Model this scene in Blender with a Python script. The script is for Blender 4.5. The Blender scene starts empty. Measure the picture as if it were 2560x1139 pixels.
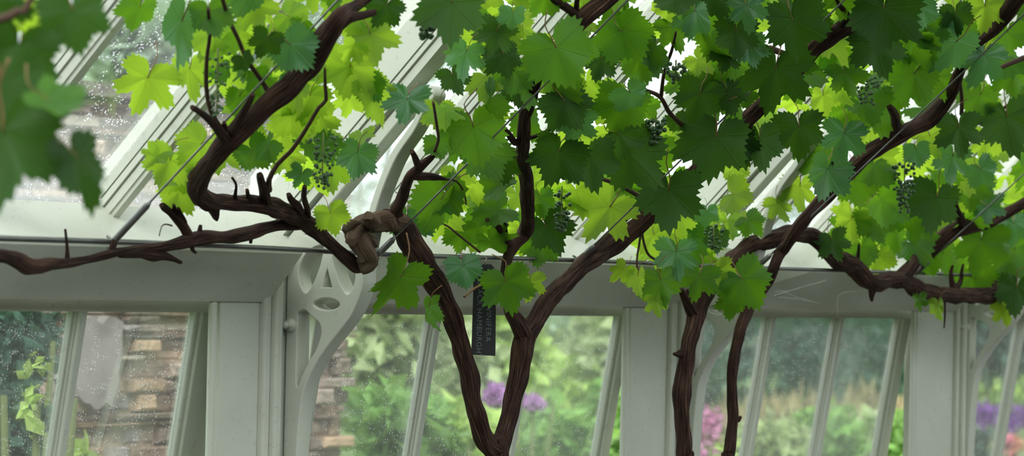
import bpy, bmesh, math, random
from mathutils import Vector, Matrix, noise
R_ = math.radians
rnd = random.Random(7)
S = bpy.context.scene
COL = S.collection
V = Vector

# ------------------------------------------------------------------ camera
FPX = 8000.0
SL = .87
th, ph, ro = R_(57.8747), R_(1.1282), R_(1.1746)
CF = V((math.sin(th)*math.cos(ph), math.cos(th)*math.cos(ph), math.sin(ph)))
_r0 = V((math.cos(th), -math.sin(th), 0)); _u0 = _r0.cross(CF)
CR = _r0*math.cos(ro) + _u0*math.sin(ro)
CU = -_r0*math.sin(ro) + _u0*math.cos(ro)
CC = V((0, -4.41403, 1.62))
def ray(u, v): return CF + CR*((u-1280)/FPX) - CU*((v-569.5)/FPX)
def at(u, v, Y):
    d = ray(u, v); return CC + d*((Y-CC.y)/d.y)
def atd(u, v, depth): return CC + ray(u, v)*depth
def surf(u, v, Yv, k):
    """point on the upright plane Y=Yv or, higher up, on the sloping plane z+SL*Y=k under the roof"""
    d = ray(u, v)
    a = CC + d*((Yv-CC.y)/d.y)
    b = CC + d*((k-CC.z-SL*CC.y)/(SL*d.y+d.z))
    return a if (a-CC).length < (b-CC).length else b
def depth(p): return (p-CC).dot(CF)
cam = bpy.data.cameras.new('camera'); co = bpy.data.objects.new('camera', cam); COL.objects.link(co)
co.matrix_world = Matrix(((CR.x, CU.x, -CF.x, CC.x), (CR.y, CU.y, -CF.y, CC.y), (CR.z, CU.z, -CF.z, CC.z), (0, 0, 0, 1)))
cam.sensor_width = 36; cam.sensor_fit = 'HORIZONTAL'; cam.lens = FPX/2560*36
cam.clip_start = .05; cam.clip_end = 400
cam.dof.use_dof = True; cam.dof.focus_distance = 7.7; cam.dof.aperture_fstop = 5.6
S.camera = co
S.view_settings.view_transform = 'Standard'; S.view_settings.look = 'None'
S.view_settings.gamma = 1; S.view_settings.exposure = 1.15
try: S.view_settings.use_curve_mapping = False
except Exception: pass
S.cycles.max_bounces = 7; S.cycles.diffuse_bounces = 3; S.cycles.glossy_bounces = 2; S.cycles.transmission_bounces = 4
S.cycles.use_adaptive_sampling = True; S.cycles.adaptive_threshold = .04; S.cycles.adaptive_min_samples = 16; S.cycles.caustics_reflective = False; S.cycles.caustics_refractive = False
S.cycles.transparent_max_bounces = 14; S.cycles.use_denoising = True

# ------------------------------------------------------------------ node helpers
class NT:
    def __init__(s, name, world=False):
        if world:
            s.m = bpy.data.worlds.new(name)
        else:
            s.m = bpy.data.materials.new(name)
        s.m.use_nodes = True; s.t = s.m.node_tree; s.t.nodes.clear()
        s.out = s.n('ShaderNodeOutputWorld' if world else 'ShaderNodeOutputMaterial')
    def n(s, typ, **kw):
        nd = s.t.nodes.new(typ)
        for k, v in kw.items():
            if k == 'ins':
                for i, x in v.items():
                    if isinstance(x, bpy.types.NodeSocket): s.t.links.new(x, nd.inputs[i])
                    else: nd.inputs[i].default_value = x
            else: setattr(nd, k, v)
        return nd
    def link(s, a, b): s.t.links.new(a, b)
    def math(s, op, a, b=0.0, c=None):
        d = {0: a, 1: b}
        if c is not None: d[2] = c
        return s.n('ShaderNodeMath', operation=op, ins=d).outputs[0]
    def mix(s, f, a, b):
        nd = s.n('ShaderNodeMix', data_type='RGBA')
        for i, x in ((0, f), (6, a), (7, b)):
            if isinstance(x, bpy.types.NodeSocket): s.link(x, nd.inputs[i])
            else: nd.inputs[i].default_value = x if i == 0 else (*x[:3], 1)
        return nd.outputs[2]
    def ramp(s, f, stops):
        nd = s.n('ShaderNodeValToRGB', ins={0: f}); e = nd.color_ramp.elements
        while len(e) < len(stops): e.new(.5)
        for i, (p, c) in enumerate(stops):
            e[i].position = p; e[i].color = (*c[:3], 1) if not isinstance(c, float) else (c, c, c, 1)
        return nd.outputs[0]
    def noise(s, vec, scale, detail=3, rough=.55):
        d = {'Scale': scale, 'Detail': detail, 'Roughness': rough}
        if vec is not None: d['Vector'] = vec
        return s.n('ShaderNodeTexNoise', ins=d).outputs[0]
    def bump(s, h, strength=.4, dist=.01):
        return s.n('ShaderNodeBump', ins={'Height': h, 'Strength': strength, 'Distance': dist}).outputs[0]
    def princ(s, col, rough=.5, spec=.4, normal=None, metal=0.0):
        d = {'Base Color': col if isinstance(col, bpy.types.NodeSocket) else (*col, 1), 'Roughness': rough, 'Specular IOR Level': spec, 'Metallic': metal}
        if normal is not None: d['Normal'] = normal
        return s.n('ShaderNodeBsdfPrincipled', ins=d).outputs[0]
    def done(s, sh): s.link(sh, s.out.inputs[0]); return s.m

def m_paint(name, col, rough=.42):
    t = NT(name); g = t.n('ShaderNodeNewGeometry').outputs['Position']
    n1 = t.noise(g, 3.0, 4); n2 = t.noise(g, 60.0, 2)
    c = t.mix(t.ramp(n1, [(.35, 0.0), (.7, 1.0)]), col, tuple(x*.88 for x in col))
    c = t.mix(t.ramp(n2, [(.62, 0.0), (.72, .35)]), c, tuple(x*.6 for x in col))
    return t.done(t.princ(c, rough, .4, t.bump(n2, .15, .002)))
PAINT = m_paint('pale_sage_paint', (.63, .65, .57))
PAINT_B = m_paint('bracket_paint', (.62, .64, .56))

def m_bark(name, dark, light):
    t = NT(name); uv = t.n('ShaderNodeUVMap').outputs[0]
    mp = t.n('ShaderNodeMapping', ins={0: uv, 3: (14.0, 5.0, 1.0)}).outputs[0]
    a = t.noise(mp, 1.6, 6, .65)
    mp2 = t.n('ShaderNodeMapping', ins={0: uv, 3: (40.0, 9.0, 1.0)}).outputs[0]
    b = t.noise(mp2, 1.5, 4, .6)
    g = t.n('ShaderNodeNewGeometry').outputs['Position']; c0 = t.noise(g, 9.0, 3)
    f = t.math('MULTIPLY', t.math('ADD', a, b), .5)
    col = t.ramp(f, [(.36, tuple(x*.4 for x in dark)), (.47, dark), (.56, tuple(x*.7+y*.3 for x, y in zip(dark, light))), (.66, light)])
    col = t.mix(t.ramp(c0, [(.5, 0.0), (.8, .5)]), col, tuple((x+y)*.5 for x, y in zip(dark, light)))
    return t.done(t.princ(col, .85, .2, t.bump(f, 1.0, .012)))
BARK = m_bark('vine_bark', (.025, .0095, .0065), (.24, .135, .095))
BARK2 = m_bark('burl_bark', (.12, .075, .05), (.34, .25, .18))
def m_flat(name, col, rough=.6, spec=.3, metal=0.0, var=.25, scale=20):
    t = NT(name); g = t.n('ShaderNodeNewGeometry').outputs['Position']; n1 = t.noise(g, scale, 3)
    c = t.mix(t.ramp(n1, [(.35, 0.0), (.7, 1.0)]), col, tuple(x*(1-var) for x in col))
    return t.done(t.princ(c, rough, spec, None, metal))
CANE = m_flat('brown_cane', (.075, .04, .025), .7)
SHOOT = m_flat('green_shoot', (.16, .22, .05), .5)
STALK = m_flat('pink_stalk', (.28, .16, .07), .5)
STEEL = m_flat('galvanised_steel', (.22, .22, .21), .42, .5, .75)
BERRY = m_flat('green_grape', (.045, .11, .03), .35, .5)
LABEL = m_flat('black_plastic', (.012, .013, .014), .45, .4)
WHITE = m_flat('white_engraving', (.15, .17, .18), .6)
FLOORM = m_flat('stone_floor', (.05, .046, .04), .8, var=.4, scale=2)
BRICK = m_flat('white_washed_wall', (.12, .115, .10), .85, var=.2, scale=5)
GRASS = m_flat('lawn_grass', (.12, .20, .05), .9, var=.5, scale=1.5)
WEB = m_flat('web_silk', (.8, .8, .76), .6)
PLAST = m_flat('lime_plaster', (.40, .36, .34), .9, var=.35, scale=8)

def m_leaf(name, base, trans, tf=.5, rough=.42, spec=.45):
    t = NT(name)
    uv = t.n('ShaderNodeUVMap').outputs[0]
    sep = t.n('ShaderNodeSeparateXYZ', ins={0: uv}); x, y = sep.outputs[0], sep.outputs[1]
    ax = t.math('ABSOLUTE', x)
    vein = None
    for ang, w in ((0, .030), (50, .026), (104, .022)):     # mirrored main veins from the stalk
        sx, sy = math.sin(R_(ang)), -math.cos(R_(ang))
        along = t.math('ADD', t.math('MULTIPLY', ax, sx), t.math('MULTIPLY', y, sy))
        perp = t.math('ABSOLUTE', t.math('SUBTRACT', t.math('MULTIPLY', ax, sy), t.math('MULTIPLY', y, sx)))
        ln = t.math('SUBTRACT', 1.0, t.math('SMOOTH_MIN', 1.0, t.math('DIVIDE', perp, w), .2))
        ln = t.math('MULTIPLY', ln, t.math('GREATER_THAN', along, 0.0))
        # side veins
        q = t.math('SINE', t.math('ADD', t.math('MULTIPLY', along, 46.0), t.math('MULTIPLY', perp, -38.0)))
        q = t.math('MULTIPLY', t.math('GREATER_THAN', q, .86), t.math('LESS_THAN', perp, .26))
        q = t.math('MULTIPLY', q, t.math('MULTIPLY', t.math('GREATER_THAN', along, 0.05), .4))
        ln = t.math('MAXIMUM', ln, q)
        vein = ln if vein is None else t.math('MAXIMUM', vein, ln)
    tone = t.n('ShaderNodeAttribute', attribute_name='tone').outputs['Fac']
    oi = t.n('ShaderNodeObjectInfo').outputs['Random']
    va = t.math('ADD', t.math('MULTIPLY', tone, .8), t.math('MULTIPLY', oi, .4))
    g = t.n('ShaderNodeNewGeometry')
    blot = t.noise(g.outputs['Position'], 26.0, 3)
    b2 = t.mix(va, tuple(c*.8 for c in base), tuple(min(1, c*1.3) for c in base))
    b2 = t.mix(t.ramp(blot, [(.4, 0.0), (.75, .35)]), b2, tuple(c*.7 for c in base))
    b2 = t.mix(t.math('MULTIPLY', vein, .45), b2, (min(1, base[0]*2+.05), min(1, base[1]*1.5+.05), base[2]*1.8+.02))
    b2 = t.mix(t.math('MULTIPLY', g.outputs['Backfacing'], .45), b2, (base[0]+.05, base[1]+.09, base[2]+.03))
    t2 = t.mix(va, tuple(c*.85 for c in trans), tuple(min(1, c*1.15) for c in trans))
    t2 = t.mix(t.math('MULTIPLY', vein, .5), t2, tuple(c*.62 for c in trans))
    bm = t.bump(t.math('MULTIPLY', vein, -1.0), .5, .004)
    p = t.princ(b2, rough, spec, bm)
    tr = t.n('ShaderNodeBsdfTranslucent', ins={0: t2}).outputs[0]
    return t.done(t.n('ShaderNodeMixShader', ins={0: tf, 1: p, 2: tr}).outputs[0])
BACKLIT = m_leaf('backlit_leaf', (.13, .26, .03), (.52, .80, .045), .64, .5, .22)  # leaf tones carry painted light: here the glow of a backlit blade
HALFLIT = m_leaf('halflit_leaf', (.032, .115, .014), (.20, .46, .014), .5, .45, .2)  # same leaf, colour set for a half-lit blade
SHADED = m_leaf('shaded_leaf', (.012, .048, .007), (.07, .185, .008), .4, .5, .15)  # same leaf, shade painted into the dark colour
WAXY_SHEEN = m_leaf('waxy_sheen_leaf', (.045, .17, .07), (.14, .36, .05), .38, .34, .5)  # waxy blade with the bluish sky sheen tinted into its colour
LMAT = {'B': BACKLIT, 'M': HALFLIT, 'D': SHADED, 'T': WAXY_SHEEN}

def m_glass(name, haze, drops, tint=(.93, .96, .95)):
    t = NT(name); g = t.n('ShaderNodeNewGeometry').outputs['Position']
    sep = t.n('ShaderNodeSeparateXYZ', ins={0: g})
    n1 = t.noise(g, 2.2, 2, .6); n2 = t.noise(g, 38.0, 0)
    vo = t.n('ShaderNodeTexVoronoi', ins={'Vector': g, 'Scale': 140.0}).outputs['Distance']
    dr = t.math('MULTIPLY', t.math('LESS_THAN', vo, .20), t.math('GREATER_THAN', n2, .54))
    dr = t.math('MULTIPLY', dr, drops)
    low = t.n('ShaderNodeMapRange', ins={0: sep.outputs[2], 1: 1.80, 2: 2.0, 3: 1.0, 4: 0.0}).outputs[0] if drops > .5 else 0.0
    dirt = t.math('MULTIPLY', t.ramp(n1, [(.3, .35), (.75, 1.0)]), t.math('ADD', haze, t.math('MULTIPLY', low, .14)))
    tr = t.n('ShaderNodeBsdfTransparent', ins={0: (*tint, 1)}).outputs[0]
    gl = t.n('ShaderNodeBsdfGlossy', ins={0: (1, 1, 1, 1), 1: .05}).outputs[0]
    di = t.n('ShaderNodeBsdfDiffuse', ins={0: (.75, .76, .80, 1)}).outputs[0]
    tl = t.n('ShaderNodeBsdfTranslucent', ins={0: (.85, .86, .90, 1)}).outputs[0]
    dd = t.n('ShaderNodeMixShader', ins={0: .6, 1: di, 2: tl}).outputs[0]
    fr = t.n('ShaderNodeFresnel', ins={0: 1.35}).outputs[0]
    a = t.n('ShaderNodeMixShader', ins={0: t.math('MULTIPLY', fr, .5), 1: tr, 2: gl}).outputs[0]
    b = t.n('ShaderNodeMixShader', ins={0: dirt, 1: a, 2: dd}).outputs[0]
    c = t.n('ShaderNodeMixShader', ins={0: dr, 1: b, 2: tl}).outputs[0]
    return t.done(c)
GLASS = m_glass('window_glass', .05, .35)
RGLASS = m_glass('rain_spotted_roof_glass', .05, .7)

# ------------------------------------------------------------------ object helpers
def tag(o, label=None, cat=None, group=None, kind=None):
    for k, v in (('label', label), ('category', cat), ('group', group), ('kind', kind)):
        if v: o[k] = v
    return o
def empty(name, loc=(0, 0, 0)):
    o = bpy.data.objects.new(name, None); o.location = loc; o.empty_display_size = .05; COL.objects.link(o); return o
def put(name, me, mats=None, parent=None):
    """link mesh data (world coordinates) as one object, as a child of an unrotated parent if given"""
    if mats:
        for m in (mats if isinstance(mats, (list, tuple)) else [mats]): me.materials.append(m)
    o = bpy.data.objects.new(name, me); COL.objects.link(o)
    if parent is not None:
        o.parent = parent; p = parent; off = V(p.location)
        while p.parent is not None: p = p.parent; off += V(p.location)
        o.location = -off
    return o
def bm_mesh(name, bm, smooth=False):
    me = bpy.data.meshes.new(name); bm.to_mesh(me); bm.free()
    if smooth:
        for p in me.polygons: p.use_smooth = True
    return me
def add_box(bm, lo, hi, bev=0.0):
    r = bmesh.ops.create_cube(bm, size=1.0); vs = r['verts']
    for v in vs:
        v.co = V(((lo[i]+hi[i])/2 + v.co[i]*(hi[i]-lo[i])) for i in range(3))
    if bev:
        es = list({e for v in vs for e in v.link_edges})
        bmesh.ops.bevel(bm, geom=es, offset=bev, segments=2, affect='EDGES', profile=.5)
def box(name, lo, hi, mat, parent=None, bev=0.003):
    bm = bmesh.new(); add_box(bm, lo, hi, bev); return put(name, bm_mesh(name, bm), mat, parent)
def add_prism(bm, poly, x0, x1):
    """extrude a (Y,z) polygon along X"""
    n = len(poly)
    a = [bm.verts.new((x0, p[0], p[1])) for p in poly]; b = [bm.verts.new((x1, p[0], p[1])) for p in poly]
    bm.faces.new(a); bm.faces.new(b[::-1])
    for i in range(n): bm.faces.new((a[i], b[i], b[(i+1) % n], a[(i+1) % n]))
def prism(name, poly, x0, x1, mat, parent=None):
    bm = bmesh.new(); add_prism(bm, poly, x0, x1); bmesh.ops.recalc_face_normals(bm, faces=bm.faces[:])
    return put(name, bm_mesh(name, bm), mat, parent)

def spline(pts, step=.012):
    """Catmull-Rom through [(Vector, radius)]"""
    P = [pts[0]] + list(pts) + [pts[-1]]; out = []
    for i in range(1, len(P)-2):
        p0, p1, p2, p3 = P[i-1], P[i], P[i+1], P[i+2]
        L = (p2[0]-p1[0]).length; n = max(2, int(L/step))
        for j in range(n):
            t = j/n; t2 = t*t; t3 = t2*t
            q = .5*((2*p1[0]) + (p2[0]-p0[0])*t + (2*p0[0]-5*p1[0]+4*p2[0]-p3[0])*t2 + (3*p1[0]-p0[0]-3*p2[0]+p3[0])*t3)
            out.append((q, p1[1]+(p2[1]-p1[1])*t))
    out.append(pts[-1]); return out
def add_tube(bm, pts, seg=10, gnarl=0.0, strands=0.0, uvl=None, seed=0.0, step=.012, closed=True):
    S_ = spline(pts, step) if step else pts
    rings = []; L = 0.0; up = V((0, -.3, 1)); prev = None
    for i, (p, r) in enumerate(S_):
        t = (S_[min(i+1, len(S_)-1)][0]-S_[max(i-1, 0)][0]).normalized()
        if prev is None:
            s = t.cross(up if abs(t.dot(up.normalized())) < .95 else V((1, 0, 0))).normalized()
        else: s = (prev - t*prev.dot(t)).normalized()
        prev = s; w = t.cross(s)
        if i: L += (p-S_[i-1][0]).length
        ring = []
        for k in range(seg):
            a = 2*math.pi*k/seg
            rr = r
            if gnarl:
                rr *= 1 + gnarl*noise.noise(V((p.x*16+seed, p.y*16+math.cos(a)*.9, p.z*16+math.sin(a)*.9)))
            if strands:
                rr *= 1 + strands*(noise.noise(V((a*2.2+seed, math.sin(a)*1.5, L*6)))+.6*noise.noise(V((a*6+seed, 3.3+math.cos(a)*3, L*9))))
            ring.append((bm.verts.new(p + s*(math.cos(a)*rr) + w*(math.sin(a)*rr)), k/seg, L))
        rings.append(ring)
    for i in range(len(rings)-1):
        for k in range(seg):
            q = (rings[i][k], rings[i][(k+1) % seg], rings[i+1][(k+1) % seg], rings[i+1][k])
            f = bm.faces.new([x[0] for x in q]); f.smooth = True
            if uvl:
                for l, x, kk in zip(f.loops, q, (k, k+1, k+1, k)): l[uvl].uv = (kk/seg, x[2])
    if closed:
        bm.faces.new([x[0] for x in rings[0]][::-1]); bm.faces.new([x[0] for x in rings[-1]])
def tube_obj(name, tubes, mat, parent=None, seg=10, gnarl=0.0, strands=0.0, step=.012):
    bm = bmesh.new(); uvl = bm.loops.layers.uv.new('UVMap')
    for i, pts in enumerate(tubes): add_tube(bm, pts, seg, gnarl, strands, uvl, seed=rnd.random()*50, step=step)
    return put(name, bm_mesh(name, bm), mat, parent)

# ------------------------------------------------------------------ light
w = NT('overcast_sky', True)
tc = w.n('ShaderNodeTexCoord').outputs['Generated']
z = w.n('ShaderNodeSeparateXYZ', ins={0: tc}).outputs[2]
skyc = w.ramp(z, [(.0, (.66, .72, .78)), (.25, (1.0, 1.03, 1.06)), (1.0, (1.15, 1.15, 1.12))])
cl = w.noise(tc, 3.0, 4)
skyc = w.mix(w.ramp(cl, [(.4, 0.0), (.7, .25)]), skyc, (.78, .83, .90))
bg = w.n('ShaderNodeBackground', ins={0: skyc, 1: 1.2})
w.link(bg.outputs[0], w.out.inputs[0]); S.world = w.m
sun = bpy.data.lights.new('hazy_sun', 'SUN'); sun.energy = 2.5; sun.angle = R_(30); sun.color = (1, .98, .94)
so = bpy.data.objects.new('hazy_sun', sun); COL.objects.link(so)
so.rotation_euler = V((.66, .30, -.69)).to_track_quat('-Z', 'Y').to_euler()

# ------------------------------------------------------------------ glasshouse shell
KG = 1.89                                   # roof glass plane z+Y=KG
RIDGE_Y = -2.62
def roofpoly(k0, k1, ytop=RIDGE_Y, zlow=None, ylow=.10):
    return [(ylow, k0-ylow), (ylow, k1-ylow), (ytop, k1-ytop), (ytop, k0-ytop)]
floor = tag(box('floor', (-4, -5.3, -.12), (13.4, .12, 0), FLOORM, bev=0), 'pale stone slab floor of the glasshouse', 'floor', kind='structure')
wf = tag(empty('wall_front', (4, 0, 0)), 'sage painted timber front of the glasshouse with posts and eaves beam', 'wall', kind='structure')
box('dwarf_wall', (-4, -.02, 0), (13.4, .16, .52), BRICK, wf)
POSTS = [(2.06, 2.21, 2.26), (3.93, 4.09, 4.14), (5.80, 5.950, 5.998), (7.663, 7.870, 7.925), (9.53, 9.815, 9.86), (11.40, 11.68, 11.73)]
BR = [6.046, 7.955, 9.865, 11.77]
for x0, x1, x2 in POSTS:
    bm = bmesh.new()
    add_box(bm, (x0, .004, .5), (x1, .026, 1.60), .003); add_box(bm, (x0+.15, .02, .5), (x2, .12, 1.60), .003)
    add_box(bm, (x1, -.012, .5), (x2-.022, .12, 1.70), .006)
    add_box(bm, (x2-.022, -.026, .5), (x2+.005, .12, 1.70), .006)
    add_box(bm, (x2+.005, .004, .5), (x2+.085, .13, 1.70), .004)
    add_box(bm, (x0-.036, -.002, .5), (x0-.016, .014, 1.583), .006)      # jamb bead
    put('post', bm_mesh('post', bm), PAINT, wf)
bs = [2.31, 4.19] + [b+.052 for b in BR]
for a, b in zip([1.0]+bs, [p[1]+.026 for p in POSTS]+[13.4]):
    bm = bmesh.new(); secs = []
    for xx, pr_ in ((a, .012), (a+.55, .095), (b-.001, .095)):      # the face leans out at the top; its end is cut back beside each bracket
        secs.append([bm.verts.new((xx, y_, z_)) for y_, z_ in ((-.002, 1.583), (-pr_, 1.695), (-pr_, 1.703), (.06, 1.703), (.06, 1.583))])
    for q0, q1 in zip(secs[:-1], secs[1:]):
        for k in range(5): bm.faces.new((q0[k], q1[k], q1[(k+1) % 5], q0[(k+1) % 5]))
    bm.faces.new(secs[0]); bm.faces.new(secs[-1][::-1]); bmesh.ops.recalc_face_normals(bm, faces=bm.faces[:])
    put('eaves_beam', bm_mesh('eaves_beam', bm), PAINT, wf)
prism('window_head', [(.080, 1.556), (.080, 1.60), (.15, 1.60), (.15, 1.556)], 1.0, 13.4, PAINT, wf)
box('sill', (1.0, -.06, .52), (13.4, .18, .56), PAINT, wf)

# opening sashes, hinged at the head and swung out
def sash(n, edges, x1, label):
    o = empty(f'window_{n}', (edges[0], .07, 1.56)); tag(o, label, 'window', kind='structure')
    T = Matrix.Translation((.062, .072, 1.612)) @ Matrix.Rotation(R_(9.6), 4, 'X')      # z' hangs down, bottom goes out
    H = 1.06
    def bar(name, a, b, d0, d1, z0=-H, z1=-.045, prof=True):
        bm = bmesh.new()
        if prof:                                                    # moulded glazing bar: wide outside, narrow nose inside
            n1 = a + (b-a)*.22; n2 = b - (b-a)*.22
            add_box(bm, (n1, d0, z0), (n2, d0+.016, z1), .003)
            add_box(bm, (a+.005, d0+.012, z0), (b-.005, d0+.022, z1), .002)
            add_box(bm, (a, d0+.020, z0), (b, d1, z1), .002)
        else: add_box(bm, (a, d0, z0), (b, d1, z1), .004)
        for v in bm.verts: v.co = T @ v.co
        return put(name, bm_mesh(name, bm), PAINT, o)
    bar('stile', edges[0], edges[0]+.055, .0, .05, prof=False)
    bar('stile', edges[-1]+.070, x1+.06, .008, .034, prof=False)
    bar('glazing_bead', edges[-1]+.058, edges[-1]+.072, .018, .04, prof=False)
    for e in edges[1:-1]: bar('glazing_bar', e+.022, e+.058, .002, .038)
    bar('top_rail', edges[0], x1, .004, .046, -.05, 0, False); bar('bottom_rail', edges[0], x1, .002, .048, -H-.06, -H, False)
    for a, b in zip(edges[:-1], edges[1:]):
        bm = bmesh.new(); add_box(bm, (a+.04, .028, -H), (b+.062, .032, -.03))
        for v in bm.verts: v.co = T @ v.co
        put('pane', bm_mesh('pane', bm), GLASS, o)
sash(1, [4.22, 4.72, 5.318, 5.715], 5.82, 'open top hung sash window onto the rubble stone wall')
sash(2, [6.225, 6.726, 7.190, 7.646], 7.70, 'open sash window behind the V shaped vine trunk')
sash(3, [8.13, 8.577, 9.047, 9.476], 9.545, 'open sash window showing the dark hedge')
sash(4, [10.06, 10.51, 10.97, 11.30], 11.36, 'sash window beyond the farthest bracket, purple flowers outside')

# roof
roof = tag(empty('ceiling', (4, -.5, 1.7)), 'sloping glazed roof with pale painted rafters and glazing bars', 'ceiling', kind='structure')
for i in range(len(POSTS)-1):
    pass
prism('eaves_rail', [(-.030, 1.7035), (.062, 1.791), (.10, 1.79), (.12, 1.7035)], 1.0, 13.4, PAINT, roof)
PR = [2.20, 4.13] + [b-.016 for b in BR]
def rafter(x):
    bm = bmesh.new()
    def sl(k0, k1, a, b): add_prism(bm, [(-.02+.0, k0+.02), (.10, k0-.10), (.10, k1-.10), (RIDGE_Y, k1-RIDGE_Y), (RIDGE_Y, k0-RIDGE_Y)], a, b)
    sl(1.800, 1.975, x, x+.082); sl(1.794, 1.801, x+.010, x+.072); sl(1.780, 1.795, x+.002, x+.080); sl(1.774, 1.781, x+.014, x+.068); sl(1.748, 1.775, x+.008, x+.074)
    bmesh.ops.recalc_face_normals(bm, faces=bm.faces[:])
    put('rafter', bm_mesh('rafter', bm), PAINT, roof)
for x in PR: rafter(x)
bars = []
for i in range(len(PR)-1):
    d = (PR[i+1]-PR[i])
    offs = [.46, .92, 1.36] if i >= 2 else [d*.26, d*.5, d*.74]
    for o in offs: bars.append(PR[i]+o)
bars = [b for b in bars if not 4.2 < b < 6.0] + [4.54, 4.975, 5.435]
bars += [1.3, 1.75, 12.25, 12.7, 13.15]; bars.sort()
def gbar(x):
    bm = bmesh.new()
    def sl(k0, k1, a, b): add_prism(bm, [(.062, k0-.062), (.062, k1-.062), (RIDGE_Y, k1-RIDGE_Y), (RIDGE_Y, k0-RIDGE_Y)], a, b)
    sl(1.866, 1.93, x, x+.046); sl(1.860, 1.867, x+.009, x+.037); sl(1.842, 1.861, x+.001, x+.045); sl(1.836, 1.843, x+.012, x+.034); sl(1.812, 1.837, x+.006, x+.040); sl(1.798, 1.813, x+.011, x+.035)
    bmesh.ops.recalc_face_normals(bm, faces=bm.faces[:])
    put('glazing_bar', bm_mesh('glazing_bar', bm), PAINT, roof)
for b in bars: gbar(b)
allx = sorted([(x+.03, x+.05) for x in PR] + [(x+.012, x+.034) for x in bars])
for (a, _), (b, _) in zip([(1.0, 0)] + [(q[1], 0) for q in allx], [(q[0], 0) for q in allx] + [(13.4, 0)]):
    if b-a > .05: prism('pane', [(.13, KG-.13), (.13, KG-.124), (RIDGE_Y, KG-RIDGE_Y+.006), (RIDGE_Y, KG-RIDGE_Y)], a, b, RGLASS, roof)
# far slope, ridge and rear wall behind the camera
box('ridge_beam', (-4, RIDGE_Y-.05, 4.36), (13.4, RIDGE_Y+.05, 4.62), PAINT, roof)
prism('rear_shade_boarding', [(-5.24, 1.90), (-5.24, 1.93), (-4.50, 2.67), (-4.50, 2.637)], -4, 13.4, BRICK, roof)  # unseen boarding, added to keep rear sky light off the beam
prism('rear_pane', [(-4.50, 2.64), (-4.50, 2.646), (RIDGE_Y-.05, 4.49), (RIDGE_Y-.05, 4.484)], -4, 13.4, GLASS, roof)  # unseen glass band, its height shaped to let light onto the posts
for x in (-3, -1, 1, 3, 5, 7, 9, 11, 13):
    prism('rear_rafter', [(-5.24, 1.80), (-5.24, 1.95), (RIDGE_Y-.05, 4.54), (RIDGE_Y-.05, 4.39)], x, x+.08, PAINT, roof)
tag(box('wall_back', (-4, -5.36, 0), (13.4, -5.2, 1.95), BRICK, bev=0), 'limewashed rear wall of the glasshouse', 'wall', kind='structure')
tag(box('wall_left', (-4.15, -5.2, 0), (-4, .1, 2.3), BRICK, bev=0), 'limewashed unseen end wall added to stop light, behind the hanging shoot', 'wall', kind='structure')  # added out of view to close the open end against stray light
tag(box('wall_right', (13.4, -5.2, 0), (13.55, .1, 2.3), BRICK, bev=0), 'limewashed end wall of the glasshouse', 'wall', kind='structure')

# ------------------------------------------------------------------ cast brackets
def curve_mesh(name, loops, half, bev=.003):
    cu = bpy.data.curves.new(name, 'CURVE'); cu.dimensions = '2D'; cu.fill_mode = 'BOTH'; cu.extrude = half; cu.bevel_depth = bev; cu.bevel_resolution = 1
    for pts in loops:
        sp = cu.splines.new('POLY'); sp.points.add(len(pts)-1); sp.use_cyclic_u = True
        for q, p in zip(sp.points, pts): q.co = (p[0], p[1], 0, 1)
    ob = bpy.data.objects.new(name, cu); COL.objects.link(ob)
    dg = bpy.context.evaluated_depsgraph_get(); me = bpy.data.meshes.new_from_object(ob.evaluated_get(dg))
    bpy.data.objects.remove(ob); bpy.data.curves.remove(cu); me.materials.clear(); return me
def sm2(pts, n=5):
    q = [(V((a, b, 0)), 0) for a, b in pts]; out = []
    P = [q[0]]+q+[q[-1]]
    for i in range(1, len(P)-2):
        p0, p1, p2, p3 = (P[i+j][0] for j in (-1, 0, 1, 2))
        for j in range(n):
            t = j/n
            c = .5*((2*p1)+(p2-p0)*t+(2*p0-5*p1+4*p2-p3)*t*t+(3*p1-p0-3*p2+p3)*t**3); out.append((c.x, c.y))
    return out + [pts[-1]]
outer = [(0, 1.08), (0, 1.734)] + sm2([(.30, 2.034), (.345, 2.072), (.380, 2.080), (.395, 2.062), (.381, 2.040), (.365, 2.020), (.342, 1.98), (.298, 1.925), (.264, 1.859), (.241, 1.797), (.222, 1.73), (.213, 1.66), (.212, 1.628),
         (.200, 1.595), (.179, 1.557), (.147, 1.520), (.115, 1.486), (.085, 1.448), (.062, 1.41), (.047, 1.37), (.039, 1.32), (.034, 1.26), (.030, 1.18), (.027, 1.08)])
holeU = [(.04, 1.742), (.30, 2.004)] + sm2([(.33, 2.030), (.352, 2.030), (.345, 2.005), (.322, 1.975), (.282, 1.925), (.250, 1.86), (.226, 1.795), (.208, 1.735)]) + sm2([(.19, 1.722), (.155, 1.745), (.11, 1.755), (.07, 1.745), (.045, 1.735)])
voidL = sm2([(.102, 1.722), (.070, 1.714), (.042, 1.692), (.028, 1.660), (.030, 1.630), (.044, 1.606), (.058, 1.606), (.076, 1.632), (.092, 1.668), (.100, 1.70), (.102, 1.722)])[:-1]
voidR = [(.220-a+.0, b) for a, b in voidL]
tri = [(.111, 1.672), (.0925, 1.617), (.1295, 1.617)]
eye = [(.111+.040*math.cos(t*math.pi/14), 1.581+.0165*math.sin(t*math.pi/14)) for t in range(28)]
low = sm2([(.027, 1.563), (.047, 1.570), (.071, 1.554), (.092, 1.540), (.100, 1.515), (.088, 1.478), (.066, 1.445), (.046, 1.41), (.034, 1.385), (.027, 1.40), (.027, 1.48), (.027, 1.563)])[:-1]
bme = curve_mesh('bracket_plate', [outer, holeU, voidL, voidR, tri, eye, low], .022)
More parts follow.
